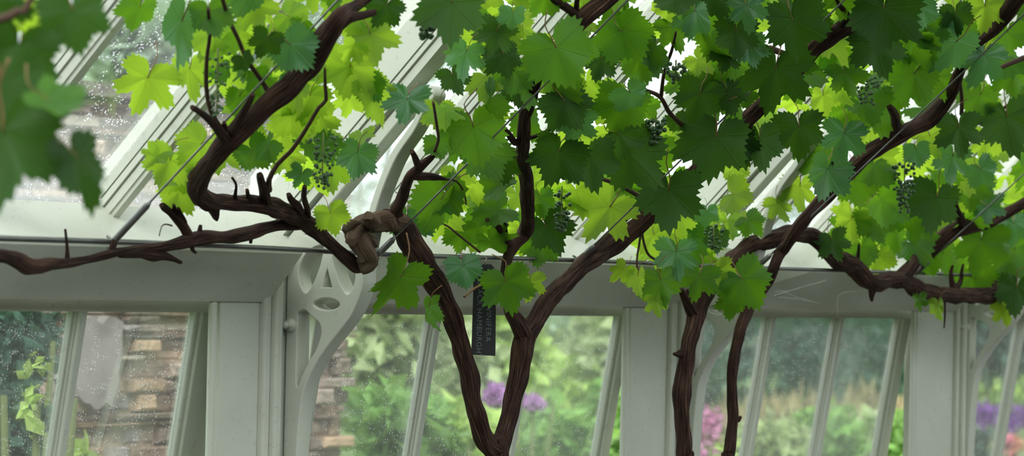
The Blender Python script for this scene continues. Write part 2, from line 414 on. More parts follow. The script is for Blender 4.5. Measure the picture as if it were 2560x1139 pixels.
# curve x -> inward (-Y), curve y -> z, curve z -> X
for v in bme.vertices: a, b, c = v.co; v.co = (c+.025, -a, b)
bme.flip_normals()
def lathe_x(name, prof, c, seg=14):
    bm = bmesh.new(); rings = []
    for x, r in prof: rings.append([bm.verts.new((c[0]+x, c[1]+r*math.cos(2*math.pi*k/seg), c[2]+r*math.sin(2*math.pi*k/seg))) for k in range(seg)])
    for i in range(len(rings)-1):
        for k in range(seg): bm.faces.new((rings[i][k], rings[i][(k+1) % seg], rings[i+1][(k+1) % seg], rings[i+1][k]))
    bm.faces.new(rings[0]); bm.faces.new(rings[-1][::-1]); bmesh.ops.recalc_face_normals(bm, faces=bm.faces[:])
    return bm_mesh(name, bm, True)
bolt_me = lathe_x('bolt', [(-.030, .0), (-.030, .008), (-.022, .010), (-.022, .006), (-.012, .007), (-.010, .016), (0, .018), (.004, .018)], (0, 0, 0))
blabels = ['pale painted iron bracket beside the burl of the vine, pierced with a letter A shape', 'pale painted iron bracket behind the thick dark vine trunk, its open strut reaching the rafter',
           'pale painted iron bracket at the far end of the row, beside the purple flowers']
for i, x in enumerate(BR[:3]):
    t = tag(empty('roof_bracket', (x, -.004, 1.10)), blabels[i], 'bracket', 'iron brackets under the rafters')
    me = bme if i == 0 else bme
    o = bpy.data.objects.new('bracket_plate', me)
    if i == 0: me.materials.append(PAINT_B)
    COL.objects.link(o); o.parent = t; o.location = (0, 0, -1.10+.0)
    for (a, b) in ((.012, 1.530), (.372, 2.052)):
        q = bpy.data.objects.new('bolt', bolt_me); COL.objects.link(q); q.parent = t; q.location = (0, -a, b-1.10); q.scale = (1, .9, .9) if b < 1.8 else (.6, .6, .6)
    if i == 0: bolt_me.materials.append(PAINT_B)

# ------------------------------------------------------------------ rod, wires
rodY = -.232
rp = [(at(-300, 586, rodY), .0065), (at(0, 595, rodY), .0065), (at(290, 604, rodY), .0065), (at(640, 618, rodY), .006), (at(1000, 637, rodY), .006), (at(1500, 652, rodY), .006), (at(1900, 669, rodY), .006), (at(2400, 686, rodY), .006), (at(2800, 698, rodY), .006)]
rod = tag(tube_obj('support_rod', [rp], STEEL, seg=8, step=.1), 'long galvanised rod running level along the eaves beam', 'rod')
WP = math.atan(SL)
wl = ['galvanised training wire with a strainer tube, nearest the pale sill', 'galvanised training wire tied across the vine burl', 'galvanised training wire lying along the thick slanting branch',
      'galvanised training wire crossing the slender vine trunk', 'galvanised training wire at the far end of the eaves rod']
for i, (u, v, Lw) in enumerate([(283, 604, 3.0), (947, 634, 3.0), (1447, 650, 3.0), (1893, 668, 3.0), (2290, 683, 3.0)]):
    p = at(u, v, rodY-.012)
    d = V((0, -math.cos(WP), math.sin(WP)))
    t = tag(empty('training_wire', p), wl[i], 'wire', 'training wires under the roof')
    tube_obj('wire', [[(p+d*.02, .0022), (p+d*1.0, .0022), (p+d*Lw, .0022)]], STEEL, t, seg=6, step=.3)
    tl = .125 if i == 0 else .06
    tube_obj('strainer', [[(p, .0065), (p+d*.01, .0075), (p+d*(tl-.012), .0072), (p+d*tl, .0025)]], STEEL, t, seg=10, step=0)
    tube_obj('hook', [[(p+V((-.006, .012, -.012)), .003), (p+V((0, 0, -.011)), .003), (p+V((.006, .004, 0)), .003), (p+V((.004, .020, .012)), .003)]], STEEL, t, seg=6, step=.006)

# ------------------------------------------------------------------ vines: wood
WY, WK = -.262, 1.530
def P(u, v, wpx, off=0.0):
    """wood point in the vine's own layer: upright near the beam, then under the wires; off > 0 is nearer the roof"""
    p = surf(u, v, WY+off, WK+off); return (p, wpx*depth(p)/FPX/2)
def path(l, off=0.0): return [P(*q, off) if len(q) == 3 else P(q[0], q[1], q[2], q[3]) for q in l]
def vine(loc, label): return tag(empty('grape_vine', loc), label, 'vine')
bA = at(1240, 1139, WY); bB = at(1710, 1139, WY); bC = at(1820, 1139, WY)
vA = vine((bA.x, bA.y, 0), 'old grapevine whose two trunks part in a V beside the black plant label')
vB = vine((bB.x, bB.y, 0), 'grapevine with the thick dark trunk standing in front of the middle bracket')
vC = vine((bC.x, bC.y, 0), 'grapevine with the slender trunk sweeping up beside the middle bracket')
_d = atd(76, -300, 4.15)
vD = vine((_d.x, _d.y, 3.3), 'trailing vine shoot with huge blurred leaves hanging close in front')
def down(b, r): return [(V((b.x+.05, b.y, -.02)), r*1.25), (V((b.x+.03, b.y+.01, .35)), r*1.1), (V((b.x+.02, b.y, .8)), r)]
KW = dict(seg=16, gnarl=.30, strands=.15, step=.008)
# A: left trunk, burl, arms
tube_obj('trunk', [down(bA, .034) + path([(1246, 1150, 58), (1228, 1122, 52)]) + path([(1213, 1100, 48), (1184, 1012, 44), (1170, 931, 46), (1150, 850, 50), (1124, 775, 54), (1092, 711, 56), (1057, 653, 58), (1022, 596, 60), (996, 556, 56), (968, 545, 50)])], BARK, vA, **KW)
tube_obj('trunk', [path([(1236, 1160, 40), (1248, 1122, 46), (1269, 1053, 46), (1288, 972, 48), (1302, 896, 54), (1312, 845, 58), (1337, 804, 50), (1368, 752, 44), (1414, 706, 44), (1466, 659, 44), (1524, 619, 44), (1576, 578, 44), (1608, 553, 46), (1660, 500, 42), (1727, 443, 40), (1800, 370, 38), (1890, 280, 40), (1960, 205, 40), (2011, 152, 40), (2050, 113, 42), (2094, 80, 46), (2130, 58, 44)]),
                   path([(2100, 72, 30), (2118, 40, 18), (2096, 8, 10), (2080, -40, 9)]), path([(2112, 66, 30), (2138, 72, 24)])], BARK, vA, **KW)
tube_obj('branch', [path([(1312, 850, 48), (1293, 806, 40), (1275, 775, 34), (1268, 710, 30), (1270, 645, 32), (1284, 612, 34), (1312, 584, 34), (1321, 552, 36), (1318, 509, 34), (1318, 464, 34), (1312, 425, 34), (1306, 390, 34), (1309, 345, 32), (1313, 295, 32), (1329, 239, 32), (1341, 197, 30), (1358, 168, 28), (1390, 145, 32), (1413, 120, 36), (1427, 92, 42), (1448, 60, 46), (1478, 30, 46), (1517, 0, 46), (1570, -45, 44)]),
                    path([(1446, 58, 30), (1436, 36, 26), (1412, 16, 24), (1385, -4, 20), (1350, -40, 16)]), path([(1440, 52, 16), (1441, 20, 12), (1446, -20, 10)]),
                    path([(1310, 350, 20), (1288, 355, 16), (1273, 338, 16), (1258, 318, 10)]), path([(1316, 345, 14), (1340, 340, 9), (1387, 316, 8), (1402, 295, 7)]),
                    path([(1280, 622, 26), (1264, 600, 20), (1242, 563, 15), (1218, 550, 12)]), path([(1268, 608, 20), (1262, 570, 14), (1268, 540, 9)])], BARK, vA, **KW)
tube_obj('burl', [path([(996, 552, 50), (985, 548, 58), (945, 552, 56), (908, 560, 52), (890, 578, 50, -.02), (900, 606, 52, -.03), (914, 630, 50, -.035), (921, 652, 46, -.035), (898, 666, 34, -.02)]),
                  path([(905, 562, 40), (880, 566, 34, -.02), (866, 582, 24, -.02)]), path([(915, 632, 30, -.03), (932, 650, 26, -.04), (926, 660, 20, -.04)]), path([(900, 575, 40, -.02), (882, 592, 34, -.04), (878, 604, 20, -.05)]), path([(930, 560, 44, -.02), (926, 548, 34, -.05), (920, 540, 18, -.06)]), path([(915, 600, 40, -.03), (932, 606, 30, -.05), (938, 616, 16, -.05)]), path([(960, 550, 46), (972, 566, 40, -.02), (976, 578, 24, -.03)])], BARK2, vA, seg=18, gnarl=.7, strands=.2, step=.006)
tube_obj('branch', [path([(915, 655, 38), (893, 664, 36), (868, 645, 34), (831, 613, 36), (808, 593, 36), (787, 572, 38), (752, 550, 40), (716, 532, 44), (689, 522, 46), (658, 511, 42), (605, 508, 40), (548, 505, 42), (512, 498, 46), (493, 478, 46), (495, 455, 50), (510, 424, 50, -.02), (545, 378, 52, -.06), (578, 345, 54, -.07), (613, 316, 54, -.07), (650, 276, 54, -.07), (683, 246, 54, -.07), (724, 214, 54, -.07), (750, 185, 52, -.07), (774, 162, 56, -.07), (804, 113, 62, -.07), (826, 74, 54, -.07), (852, 38, 40, -.07), (900, 5, 28), (960, -40, 26)]),
                    path([(842, 62, 40, -.07), (872, 46, 26, -.07), (909, 38, 20, -.07), (938, 30, 16, -.07)]), path([(536, 505, 40), (536, 524, 32), (540, 546, 14)]), path([(500, 490, 34), (506, 508, 24), (520, 520, 16)]),
                    path([(664, 505, 34), (660, 478, 24), (652, 450, 20), (650, 436, 16)]), path([(640, 508, 26), (622, 490, 12), (618, 474, 9)]), path([(585, 508, 22), (588, 488, 9), (590, 462, 7), (580, 444, 6)]),
                    path([(566, 348, 34, -.07), (545, 322, 26, -.07), (522, 296, 20, -.07), (500, 280, 16, -.07), (480, 268, 12, -.07)]), path([(578, 330, 26, -.07), (598, 298, 20, -.07), (612, 275, 18, -.07), (624, 254, 16, -.07), (633, 236, 12, -.07)]), path([(558, 336, 20, -.07), (562, 318, 14, -.07), (560, 305, 9, -.07)]),
                    path([(752, 528, 22), (742, 512, 20), (728, 500, 16), (722, 486, 12)]), path([(770, 545, 18), (768, 520, 16), (760, 490, 14), (762, 465, 11)])], BARK, vA, **KW)
tube_obj('branch', [path([(775, 560, 30), (740, 558, 30), (700, 560, 30), (661, 570, 30), (619, 583, 32), (562, 591, 32), (506, 595, 32), (464, 604, 32), (420, 612, 28), (379, 620, 24), (316, 627, 22), (263, 637, 22), (211, 650, 24), (169, 656, 28), (130, 661, 34), (95, 666, 44), (70, 664, 46), (50, 652, 40), (21, 642, 34), (0, 638, 34), (-60, 628, 32), (-160, 622, 30)]),
                    path([(300, 632, 24), (350, 634, 26), (382, 640, 30), (410, 640, 22), (436, 648, 14), (452, 656, 10)]), path([(474, 596, 26), (462, 572, 24), (446, 550, 24), (430, 535, 20), (410, 518, 18), (404, 512, 12)]),
                    path([(462, 580, 20), (458, 555, 20), (448, 532, 14), (446, 520, 8)]), path([(500, 592, 14), (500, 575, 12), (502, 562, 8)]), path([(478, 610, 18), (482, 625, 10), (490, 632, 6)]), path([(430, 540, 14), (436, 522, 12), (434, 512, 8)]),
                    path([(626, 588, 12), (627, 600, 9), (626, 608, 7)]), path([(168, 648, 14), (168, 625, 9), (166, 600, 7), (163, 572, 6)]), path([(280, 628, 16), (284, 610, 16), (286, 600, 12)])], BARK, vA, **KW)
tube_obj('branch', [path([(992, 556, 44), (990, 530, 34), (1002, 505, 28), (1014, 467, 26), (1026, 438, 28), (1044, 424, 26), (1060, 408, 22), (1082, 390, 14), (1092, 378, 9)]), path([(1030, 438, 24), (1055, 440, 22), (1080, 441, 18), (1100, 444, 12), (1116, 448, 6)]), path([(1046, 420, 18), (1038, 396, 16), (1030, 378, 12)])], BARK, vA, **KW)
# B: thick trunk and its long arm
tube_obj('trunk', [down(bB, .026) + path([(1713, 1160, 44), (1710, 1139, 42), (1707, 1076, 42), (1703, 1024, 40), (1703, 987, 44), (1710, 932, 42), (1720, 866, 44), (1729, 833, 44), (1741, 783, 48), (1757, 742, 50), (1790, 690, 40, .03), (1838, 640, 42, .04), (1883, 612, 42, .04), (1913, 603, 44, .04), (1946, 592, 44, .04), (1985, 583, 42, .04), (2023, 587, 40, .03), (2050, 606, 40), (2076, 634, 42), (2100, 650, 48), (2133, 664, 46), (2164, 695, 46), (2190, 706, 44), (2230, 700, 40), (2266, 705, 38), (2299, 723, 40), (2344, 735, 40), (2418, 738, 38), (2475, 738, 44), (2506, 742, 40)]),
                   path([(1738, 790, 34), (1722, 762, 28), (1712, 742, 22), (1702, 722, 12)]), path([(1722, 752, 14), (1720, 735, 9), (1718, 722, 5)]), path([(1700, 885, 20), (1690, 885, 10), (1684, 884, 6)]), path([(2086, 646, 34), (2078, 640, 26), (2074, 650, 14)]),
                   path([(2142, 668, 22), (2144, 650, 12), (2146, 630, 7), (2147, 610, 5)]), path([(2182, 712, 30), (2180, 728, 20), (2178, 742, 12), (2180, 752, 6)]), path([(2480, 728, 26), (2486, 708, 18), (2490, 696, 12)]), path([(2496, 724, 16), (2516, 706, 13), (2540, 698, 10)]),
                   path([(2385, 728, 20), (2378, 700, 13), (2378, 676, 10), (2382, 664, 7)]), path([(2390, 722, 16), (2402, 700, 11), (2404, 680, 9), (2408, 660, 6)]), path([(2362, 745, 6), (2362, 790, 5), (2360, 820, 3)])], BARK, vB, **KW)
tube_obj('branch', [path([(2240, 706, 34), (2262, 684, 34), (2284, 657, 36), (2306, 636, 38), (2329, 619, 40), (2373, 588, 46), (2403, 569, 46), (2448, 560, 36), (2484, 550, 30), (2530, 524, 26), (2575, 500, 26), (2640, 470, 24)]), path([(2406, 570, 30), (2402, 545, 22), (2394, 525, 12), (2390, 505, 8)])], BARK, vB, **KW)
# C: slender trunk that thickens upward
tube_obj('trunk', [down(bC, .016) + path([(1818, 1160, 28), (1820, 1139, 28), (1828, 1089, 27), (1833, 1037, 27), (1831, 997, 26), (1831, 932, 26), (1838, 879, 26), (1849, 835, 28), (1866, 785, 28), (1890, 745, 26), (1918, 708, 26), (1934, 668, 28, -.03), (1954, 627, 32, -.04), (1978, 590, 34, -.04), (2013, 545, 34, -.03), (2058, 503, 34), (2088, 468, 36), (2120, 430, 38), (2164, 389, 40), (2209, 360, 40), (2254, 333, 42), (2314, 304, 42), (2340, 280, 38), (2362, 255, 36), (2384, 219, 34), (2396, 185, 28), (2414, 144, 24), (2442, 110, 24), (2472, 84, 32), (2495, 62, 40), (2520, 27, 42), (2545, -10, 42), (2590, -60, 40)]),
                   path([(2255, 334, 26), (2240, 312, 24), (2238, 288, 22), (2222, 264, 14)]), path([(1846, 1048, 14), (1852, 1042, 8)])], BARK, vC, **KW)

# ------------------------------------------------------------------ vines: canes and tendrils
def canes(parent, lists, mat=CANE):
    for l in lists: tube_obj('cane', [path(l)], mat, parent, seg=7, gnarl=.1, step=.02)
canes(vA, [[(672, 475, 18), (673, 449, 14), (694, 410, 12), (727, 378, 11), (757, 336, 11), (780, 298, 10), (798, 268, 10), (815, 250, 10), (813, 215, 9), (812, 170, 6)],
           [(549, 316, 14), (527, 275, 13), (516, 221, 12), (516, 164, 11), (519, 128, 10), (525, 85, 10), (520, 20, 9)], [(675, 236, 16), (660, 210, 13), (638, 179, 12), (614, 143, 11), (596, 98, 11), (575, 54, 11), (557, 0, 11), (540, -50, 10)],
           [(1606, 495, 13), (1563, 470, 12), (1521, 452, 11), (1480, 440, 8)], [(1720, 326, 14), (1676, 284, 12), (1650, 242, 11), (1611, 224, 9)], [(1653, 240, 10), (1661, 179, 9), (1679, 128, 8), (1690, 80, 6)],
           [(1425, 682, 20), (1442, 655, 18), (1484, 619, 15), (1526, 583, 12), (1550, 562, 11), (1585, 534, 8)], [(1115, 448, 6), (1140, 452, 5), (1160, 480, 5), (1165, 510, 5)],
           [(1083, 385, 9), (1096, 350, 8), (1090, 300, 8), (1083, 255, 7)], [(1905, 130, 14), (1925, 122, 20), (1950, 130, 16), (1990, 145, 12)], [(1200, 630, 6), (1150, 590, 6), (1110, 560, 5), (1055, 545, 4)]])
canes(vC, [[(2385, 215, 11), (2391, 180, 10), (2384, 130, 8)], [(2398, 195, 10), (2404, 240, 10), (2404, 285, 12)], [(2360, 330, 8), (2448, 307, 10), (2478, 292, 9), (2520, 262, 8), (2570, 235, 8)], [(2480, 180, 10), (2505, 167, 12), (2556, 146, 14), (2620, 126, 14)],
           [(1955, 622, 12, -.05), (1990, 560, 11, -.05), (2035, 505, 12, -.03), (2048, 490, 14, -.02)], [(2085, 470, 9), (2086, 430, 8), (2080, 400, 7)]])
tube_obj('tendril', [path([(1604, 575, 8), (1611, 612, 7), (1623, 638, 7), (1650, 654, 6)])], CANE, vA, seg=6)
tube_obj('tendril', [path([(1604, 565, 7), (1598, 610, 6), (1592, 650, 5), (1594, 680, 4)])], CANE, vA, seg=6)
tube_obj('tendril', [path([(430, 564, 5), (415, 560, 4), (404, 566, 3), (398, 590, 3)])], CANE, vA, seg=6)
tube_obj('tendril', [path([(1160, 742, 6, -.03), (1190, 718, 6, -.04), (1215, 708, 5, -.05)])], STALK, vA, seg=6)
DN = 4.15
def PD(u, v, w, dd=0): p = atd(u, v, DN+dd); return (p, w*depth(p)/FPX/2)
tube_obj('cane', [[(V((_d.x+.03, _d.y, 3.30)), .010), (V((_d.x, _d.y, 2.7)), .009), (atd(96, -300, DN), .009), PD(76, 0, 20), PD(46, 26, 20), PD(20, 42, 24), PD(-40, 60, 22), PD(-160, 120, 18)]], CANE, vD, seg=10, gnarl=.12)

# ------------------------------------------------------------------ leaves
def leaf_r(a, var):
    """outline radius by angle from the tip (radians), five lobes, open sinus at the stalk"""
    d = abs(math.degrees(a)); k = [(0, 1.0), (10, .90), (24, .74+var[0]), (31, .69+var[0]), (40, .78), (54, .93+var[1]), (66, .84), (80, .71+var[0]), (88, .69+var[0]), (98, .74), (112, .80+var[2]), (130, .70), (148, .52), (164, .40), (174, .20), (180, .06)]
    for (a0, r0), (a1, r1) in zip(k[:-1], k[1:]):
        if d <= a1:
            t = (d-a0)/(a1-a0); return r0+(r1-r0)*t
    return .06
def leaf_geo(N, rings, seed, teeth=True):
    r = random.Random(seed); var = (r.uniform(-.20, .08), r.uniform(-.1, .06), r.uniform(-.08, .06))
    cup = r.uniform(-.34, .34); wav = r.uniform(.05, .13); phs = r.uniform(0, 6); fold = r.uniform(-.1, .38); droop = r.uniform(.05, .55); asym = r.uniform(-.06, .06)
    vs = [(0, 0, 0)]; fs = []
    for j in range(1, rings+1):
        q = j/rings
        for i in range(N):
            a = -math.pi + 2*math.pi*(i+.5)/N
            rad = leaf_r(a, var)*(1+asym*math.sin(a))
            if teeth and j == rings: rad *= 1 + ((.10 if i % 4 == 1 else .07) if i % 2 else -.065)
            rr = rad*q; x = math.sin(a)*rr; y = -math.cos(a)*rr
            z = cup*rr*rr + wav*math.sin(5*a+phs)*rr**1.5 + fold*abs(x) - droop*max(0, -y)**2*.6 + .03*math.sin(9*x+phs)*q - .035*abs(math.sin(a*3.6))*q
            vs.append((x, y, z))
    for i in range(N):
        if i == N-1: continue                                        # the sinus stays open
        fs.append((0, 1+i, 1+(i+1) % N))
        for j in range(rings-1):
            a = 1+j*N+i; b = 1+j*N+(i+1) % N; fs.append((a, a+N, b+N, b))
    # centre the blade: stalk junction sits above the middle
    return vs, fs
def leaf_mesh(name, N, rings, seed):
    vs, fs = leaf_geo(N, rings, seed); me = bpy.data.meshes.new(name); me.from_pydata(vs, [], fs)
    uv = me.uv_layers.new(name='UVMap')
    for l in me.loops: c = vs[l.vertex_index]; uv.data[l.index].uv = (c[0], c[1])
    for p in me.polygons: p.use_smooth = True
    return me
LM = {}
for kk in 'BMDT':
    for s in range(5):
        me = leaf_mesh('leaf_blade', 68, 4, s*13+ord(kk)); me.materials.append(LMAT[kk]); LM[kk, s] = me
def stalk_mesh(seed):
    r = random.Random(seed); bm = bmesh.new()
    add_tube(bm, [(V((0, -.02, 0)), .016), (V((r.uniform(-.04, .04), .25, -.06)), .014), (V((r.uniform(-.15, .15), .55, -.20)), .013), (V((r.uniform(-.25, .25), .85, -.42)), .016)], 6, step=.12)
    me = bm_mesh('leaf_stalk', bm); me.materials.append(STALK); return me
SM = [stalk_mesh(s) for s in range(4)]
def leaf_rot(ang, pitch, yaw, flip=False):
    """blade tip towards image angle ang (0 down, + towards the right), upper face to the lens, then tipped and turned"""
    t = CR*math.sin(R_(ang)) - CU*math.cos(R_(ang)); n = -CF
    if flip: n = -n
    s = t.cross(n).normalized()
    M = Matrix((( -s.x, -t.x, n.x), (-s.y, -t.y, n.y), (-s.z, -t.z, n.z)))
    return M @ Matrix.Rotation(R_(yaw), 3, 'Y') @ Matrix.Rotation(R_(pitch), 3, 'X')
used = {'n': 0}
def leaf(parent, u, v, px, ang, kind, pitch=None, yaw=None, off=0.0, dep=None, flip=None):
    r = rnd
    p = atd(u, v, dep) if dep else surf(u, v, WY+off, WK+off)
    s = px*depth(p)/FPX/1.72
    pitch = r.uniform(-25, 35) if pitch is None else pitch; yaw = r.uniform(-28, 28) if yaw is None else yaw
    M = leaf_rot(ang, pitch, yaw, (r.random() < .5) if flip is None else flip)
    i = used['n']; used['n'] += 1
    o = bpy.data.objects.new('leaf', LM[kind, i % 5]); COL.objects.link(o)
    c = p - (M @ V((0, -.22, 0)))*s
    o.matrix_local = Matrix.Translation(c - V(parent.location)) @ M.to_4x4() @ Matrix.Diagonal((s, s, s, 1))
    o.parent = parent
    k = bpy.data.objects.new('leaf_stalk', SM[i % 4]); COL.objects.link(k); k.parent = o
NR, FR = -.10, .10            # nearer the room / nearer the glass
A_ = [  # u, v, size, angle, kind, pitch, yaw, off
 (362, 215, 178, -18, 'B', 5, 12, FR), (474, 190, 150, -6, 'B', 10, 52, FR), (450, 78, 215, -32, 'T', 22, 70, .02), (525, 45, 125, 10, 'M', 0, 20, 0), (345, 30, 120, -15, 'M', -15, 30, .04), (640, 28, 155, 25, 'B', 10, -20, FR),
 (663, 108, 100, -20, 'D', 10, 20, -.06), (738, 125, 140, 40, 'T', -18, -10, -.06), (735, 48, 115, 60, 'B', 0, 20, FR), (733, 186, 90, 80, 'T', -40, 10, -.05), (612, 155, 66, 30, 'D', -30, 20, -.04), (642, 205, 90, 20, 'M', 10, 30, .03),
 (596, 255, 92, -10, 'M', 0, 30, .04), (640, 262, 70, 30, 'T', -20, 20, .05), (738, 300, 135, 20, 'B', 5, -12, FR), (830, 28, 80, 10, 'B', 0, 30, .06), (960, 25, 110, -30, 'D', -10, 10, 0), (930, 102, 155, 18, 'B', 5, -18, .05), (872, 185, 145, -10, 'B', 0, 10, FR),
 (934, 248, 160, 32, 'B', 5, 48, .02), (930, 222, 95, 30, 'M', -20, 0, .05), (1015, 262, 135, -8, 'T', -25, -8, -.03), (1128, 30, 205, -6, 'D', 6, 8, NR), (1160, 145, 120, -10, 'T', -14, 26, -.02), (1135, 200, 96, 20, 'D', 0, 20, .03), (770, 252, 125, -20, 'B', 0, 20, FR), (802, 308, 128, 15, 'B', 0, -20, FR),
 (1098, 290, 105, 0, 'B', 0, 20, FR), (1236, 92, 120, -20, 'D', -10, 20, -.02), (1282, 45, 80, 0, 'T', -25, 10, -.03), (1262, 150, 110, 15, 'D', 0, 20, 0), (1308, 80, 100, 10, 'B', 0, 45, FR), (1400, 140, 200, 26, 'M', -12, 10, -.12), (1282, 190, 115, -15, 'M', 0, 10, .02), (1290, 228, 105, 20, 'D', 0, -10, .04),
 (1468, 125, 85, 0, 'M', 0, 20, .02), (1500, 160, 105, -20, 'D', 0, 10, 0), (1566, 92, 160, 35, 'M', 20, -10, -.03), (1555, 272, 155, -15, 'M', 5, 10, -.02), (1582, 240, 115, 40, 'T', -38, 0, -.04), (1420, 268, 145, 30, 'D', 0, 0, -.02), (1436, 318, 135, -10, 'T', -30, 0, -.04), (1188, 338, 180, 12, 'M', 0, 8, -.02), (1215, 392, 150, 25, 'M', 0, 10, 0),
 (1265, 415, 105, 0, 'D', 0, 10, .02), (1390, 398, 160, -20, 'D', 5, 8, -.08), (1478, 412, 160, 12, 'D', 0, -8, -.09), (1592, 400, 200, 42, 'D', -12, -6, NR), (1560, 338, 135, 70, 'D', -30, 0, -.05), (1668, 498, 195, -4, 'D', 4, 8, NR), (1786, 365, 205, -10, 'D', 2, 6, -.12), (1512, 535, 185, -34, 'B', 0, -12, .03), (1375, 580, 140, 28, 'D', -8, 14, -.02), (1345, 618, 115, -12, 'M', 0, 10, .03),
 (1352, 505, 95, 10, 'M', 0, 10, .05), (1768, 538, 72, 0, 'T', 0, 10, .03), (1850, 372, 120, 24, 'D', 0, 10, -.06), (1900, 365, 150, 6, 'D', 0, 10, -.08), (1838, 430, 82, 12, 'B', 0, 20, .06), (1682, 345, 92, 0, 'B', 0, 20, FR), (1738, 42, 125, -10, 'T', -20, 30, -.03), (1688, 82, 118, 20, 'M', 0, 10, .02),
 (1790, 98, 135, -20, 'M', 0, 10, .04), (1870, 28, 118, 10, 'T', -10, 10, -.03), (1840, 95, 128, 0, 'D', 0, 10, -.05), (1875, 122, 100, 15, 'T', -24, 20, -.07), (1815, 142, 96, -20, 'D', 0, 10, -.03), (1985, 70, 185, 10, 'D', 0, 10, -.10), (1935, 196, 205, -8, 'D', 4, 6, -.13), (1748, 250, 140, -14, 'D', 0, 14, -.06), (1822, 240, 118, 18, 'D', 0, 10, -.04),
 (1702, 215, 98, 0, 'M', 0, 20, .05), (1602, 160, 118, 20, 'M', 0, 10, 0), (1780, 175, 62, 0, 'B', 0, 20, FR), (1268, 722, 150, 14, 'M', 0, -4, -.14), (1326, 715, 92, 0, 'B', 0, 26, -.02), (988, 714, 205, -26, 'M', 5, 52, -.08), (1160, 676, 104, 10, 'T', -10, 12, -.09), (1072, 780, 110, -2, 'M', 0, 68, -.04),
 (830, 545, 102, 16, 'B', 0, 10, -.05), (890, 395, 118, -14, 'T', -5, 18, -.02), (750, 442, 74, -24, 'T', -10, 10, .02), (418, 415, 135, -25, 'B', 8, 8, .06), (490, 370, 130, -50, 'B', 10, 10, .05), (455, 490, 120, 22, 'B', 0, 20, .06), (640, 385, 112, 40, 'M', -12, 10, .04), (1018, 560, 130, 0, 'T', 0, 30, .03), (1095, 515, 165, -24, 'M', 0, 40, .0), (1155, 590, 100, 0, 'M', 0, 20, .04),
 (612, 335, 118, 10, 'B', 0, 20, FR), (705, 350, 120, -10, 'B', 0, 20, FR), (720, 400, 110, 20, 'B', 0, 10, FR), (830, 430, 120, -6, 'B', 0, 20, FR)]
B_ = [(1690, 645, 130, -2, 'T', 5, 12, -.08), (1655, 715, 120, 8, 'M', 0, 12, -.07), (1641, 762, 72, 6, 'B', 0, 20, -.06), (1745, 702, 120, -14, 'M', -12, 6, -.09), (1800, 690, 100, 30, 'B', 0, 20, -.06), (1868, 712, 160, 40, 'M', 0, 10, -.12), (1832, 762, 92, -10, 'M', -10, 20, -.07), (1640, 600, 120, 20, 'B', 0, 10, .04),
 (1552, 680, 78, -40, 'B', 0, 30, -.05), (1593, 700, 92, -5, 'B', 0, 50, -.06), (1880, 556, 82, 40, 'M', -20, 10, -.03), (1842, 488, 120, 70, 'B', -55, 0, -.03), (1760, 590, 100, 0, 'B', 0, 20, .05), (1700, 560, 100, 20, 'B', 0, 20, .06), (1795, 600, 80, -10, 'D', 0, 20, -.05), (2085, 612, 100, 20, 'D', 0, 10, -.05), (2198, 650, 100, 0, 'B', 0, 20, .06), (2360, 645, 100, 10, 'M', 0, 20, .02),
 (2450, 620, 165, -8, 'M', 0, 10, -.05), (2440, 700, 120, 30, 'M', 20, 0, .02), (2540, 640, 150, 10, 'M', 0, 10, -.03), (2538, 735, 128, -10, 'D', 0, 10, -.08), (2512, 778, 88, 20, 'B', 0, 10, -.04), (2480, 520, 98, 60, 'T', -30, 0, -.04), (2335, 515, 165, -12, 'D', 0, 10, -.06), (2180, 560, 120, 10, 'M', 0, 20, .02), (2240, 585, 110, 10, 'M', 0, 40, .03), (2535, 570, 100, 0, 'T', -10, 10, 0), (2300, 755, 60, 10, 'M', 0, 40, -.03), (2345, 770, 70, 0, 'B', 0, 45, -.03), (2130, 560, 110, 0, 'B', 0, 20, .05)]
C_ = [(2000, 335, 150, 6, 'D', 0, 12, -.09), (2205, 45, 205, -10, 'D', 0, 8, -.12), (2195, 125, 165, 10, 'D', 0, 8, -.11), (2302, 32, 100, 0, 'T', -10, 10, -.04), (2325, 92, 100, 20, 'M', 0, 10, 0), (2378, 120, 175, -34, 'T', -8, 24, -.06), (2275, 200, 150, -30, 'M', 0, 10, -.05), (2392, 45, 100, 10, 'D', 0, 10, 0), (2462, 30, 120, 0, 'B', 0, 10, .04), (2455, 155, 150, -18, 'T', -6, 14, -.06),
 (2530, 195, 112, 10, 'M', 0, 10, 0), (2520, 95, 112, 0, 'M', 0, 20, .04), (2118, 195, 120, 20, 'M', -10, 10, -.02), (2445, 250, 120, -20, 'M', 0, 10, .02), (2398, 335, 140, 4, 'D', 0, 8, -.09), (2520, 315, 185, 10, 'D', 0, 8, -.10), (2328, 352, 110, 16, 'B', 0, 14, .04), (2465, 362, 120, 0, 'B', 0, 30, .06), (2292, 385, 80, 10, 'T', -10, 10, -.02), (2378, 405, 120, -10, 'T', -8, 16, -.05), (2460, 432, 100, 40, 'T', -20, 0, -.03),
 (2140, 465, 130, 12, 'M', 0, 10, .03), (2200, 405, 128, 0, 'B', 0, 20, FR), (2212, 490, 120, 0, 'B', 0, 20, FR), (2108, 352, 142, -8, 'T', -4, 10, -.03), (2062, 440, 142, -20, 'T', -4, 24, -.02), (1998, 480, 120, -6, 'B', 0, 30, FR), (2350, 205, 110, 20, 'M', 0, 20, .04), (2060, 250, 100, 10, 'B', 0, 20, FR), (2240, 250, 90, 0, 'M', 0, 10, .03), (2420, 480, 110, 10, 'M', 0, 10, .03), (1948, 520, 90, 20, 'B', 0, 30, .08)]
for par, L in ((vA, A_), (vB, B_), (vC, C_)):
    for q in L: leaf(par, *q)
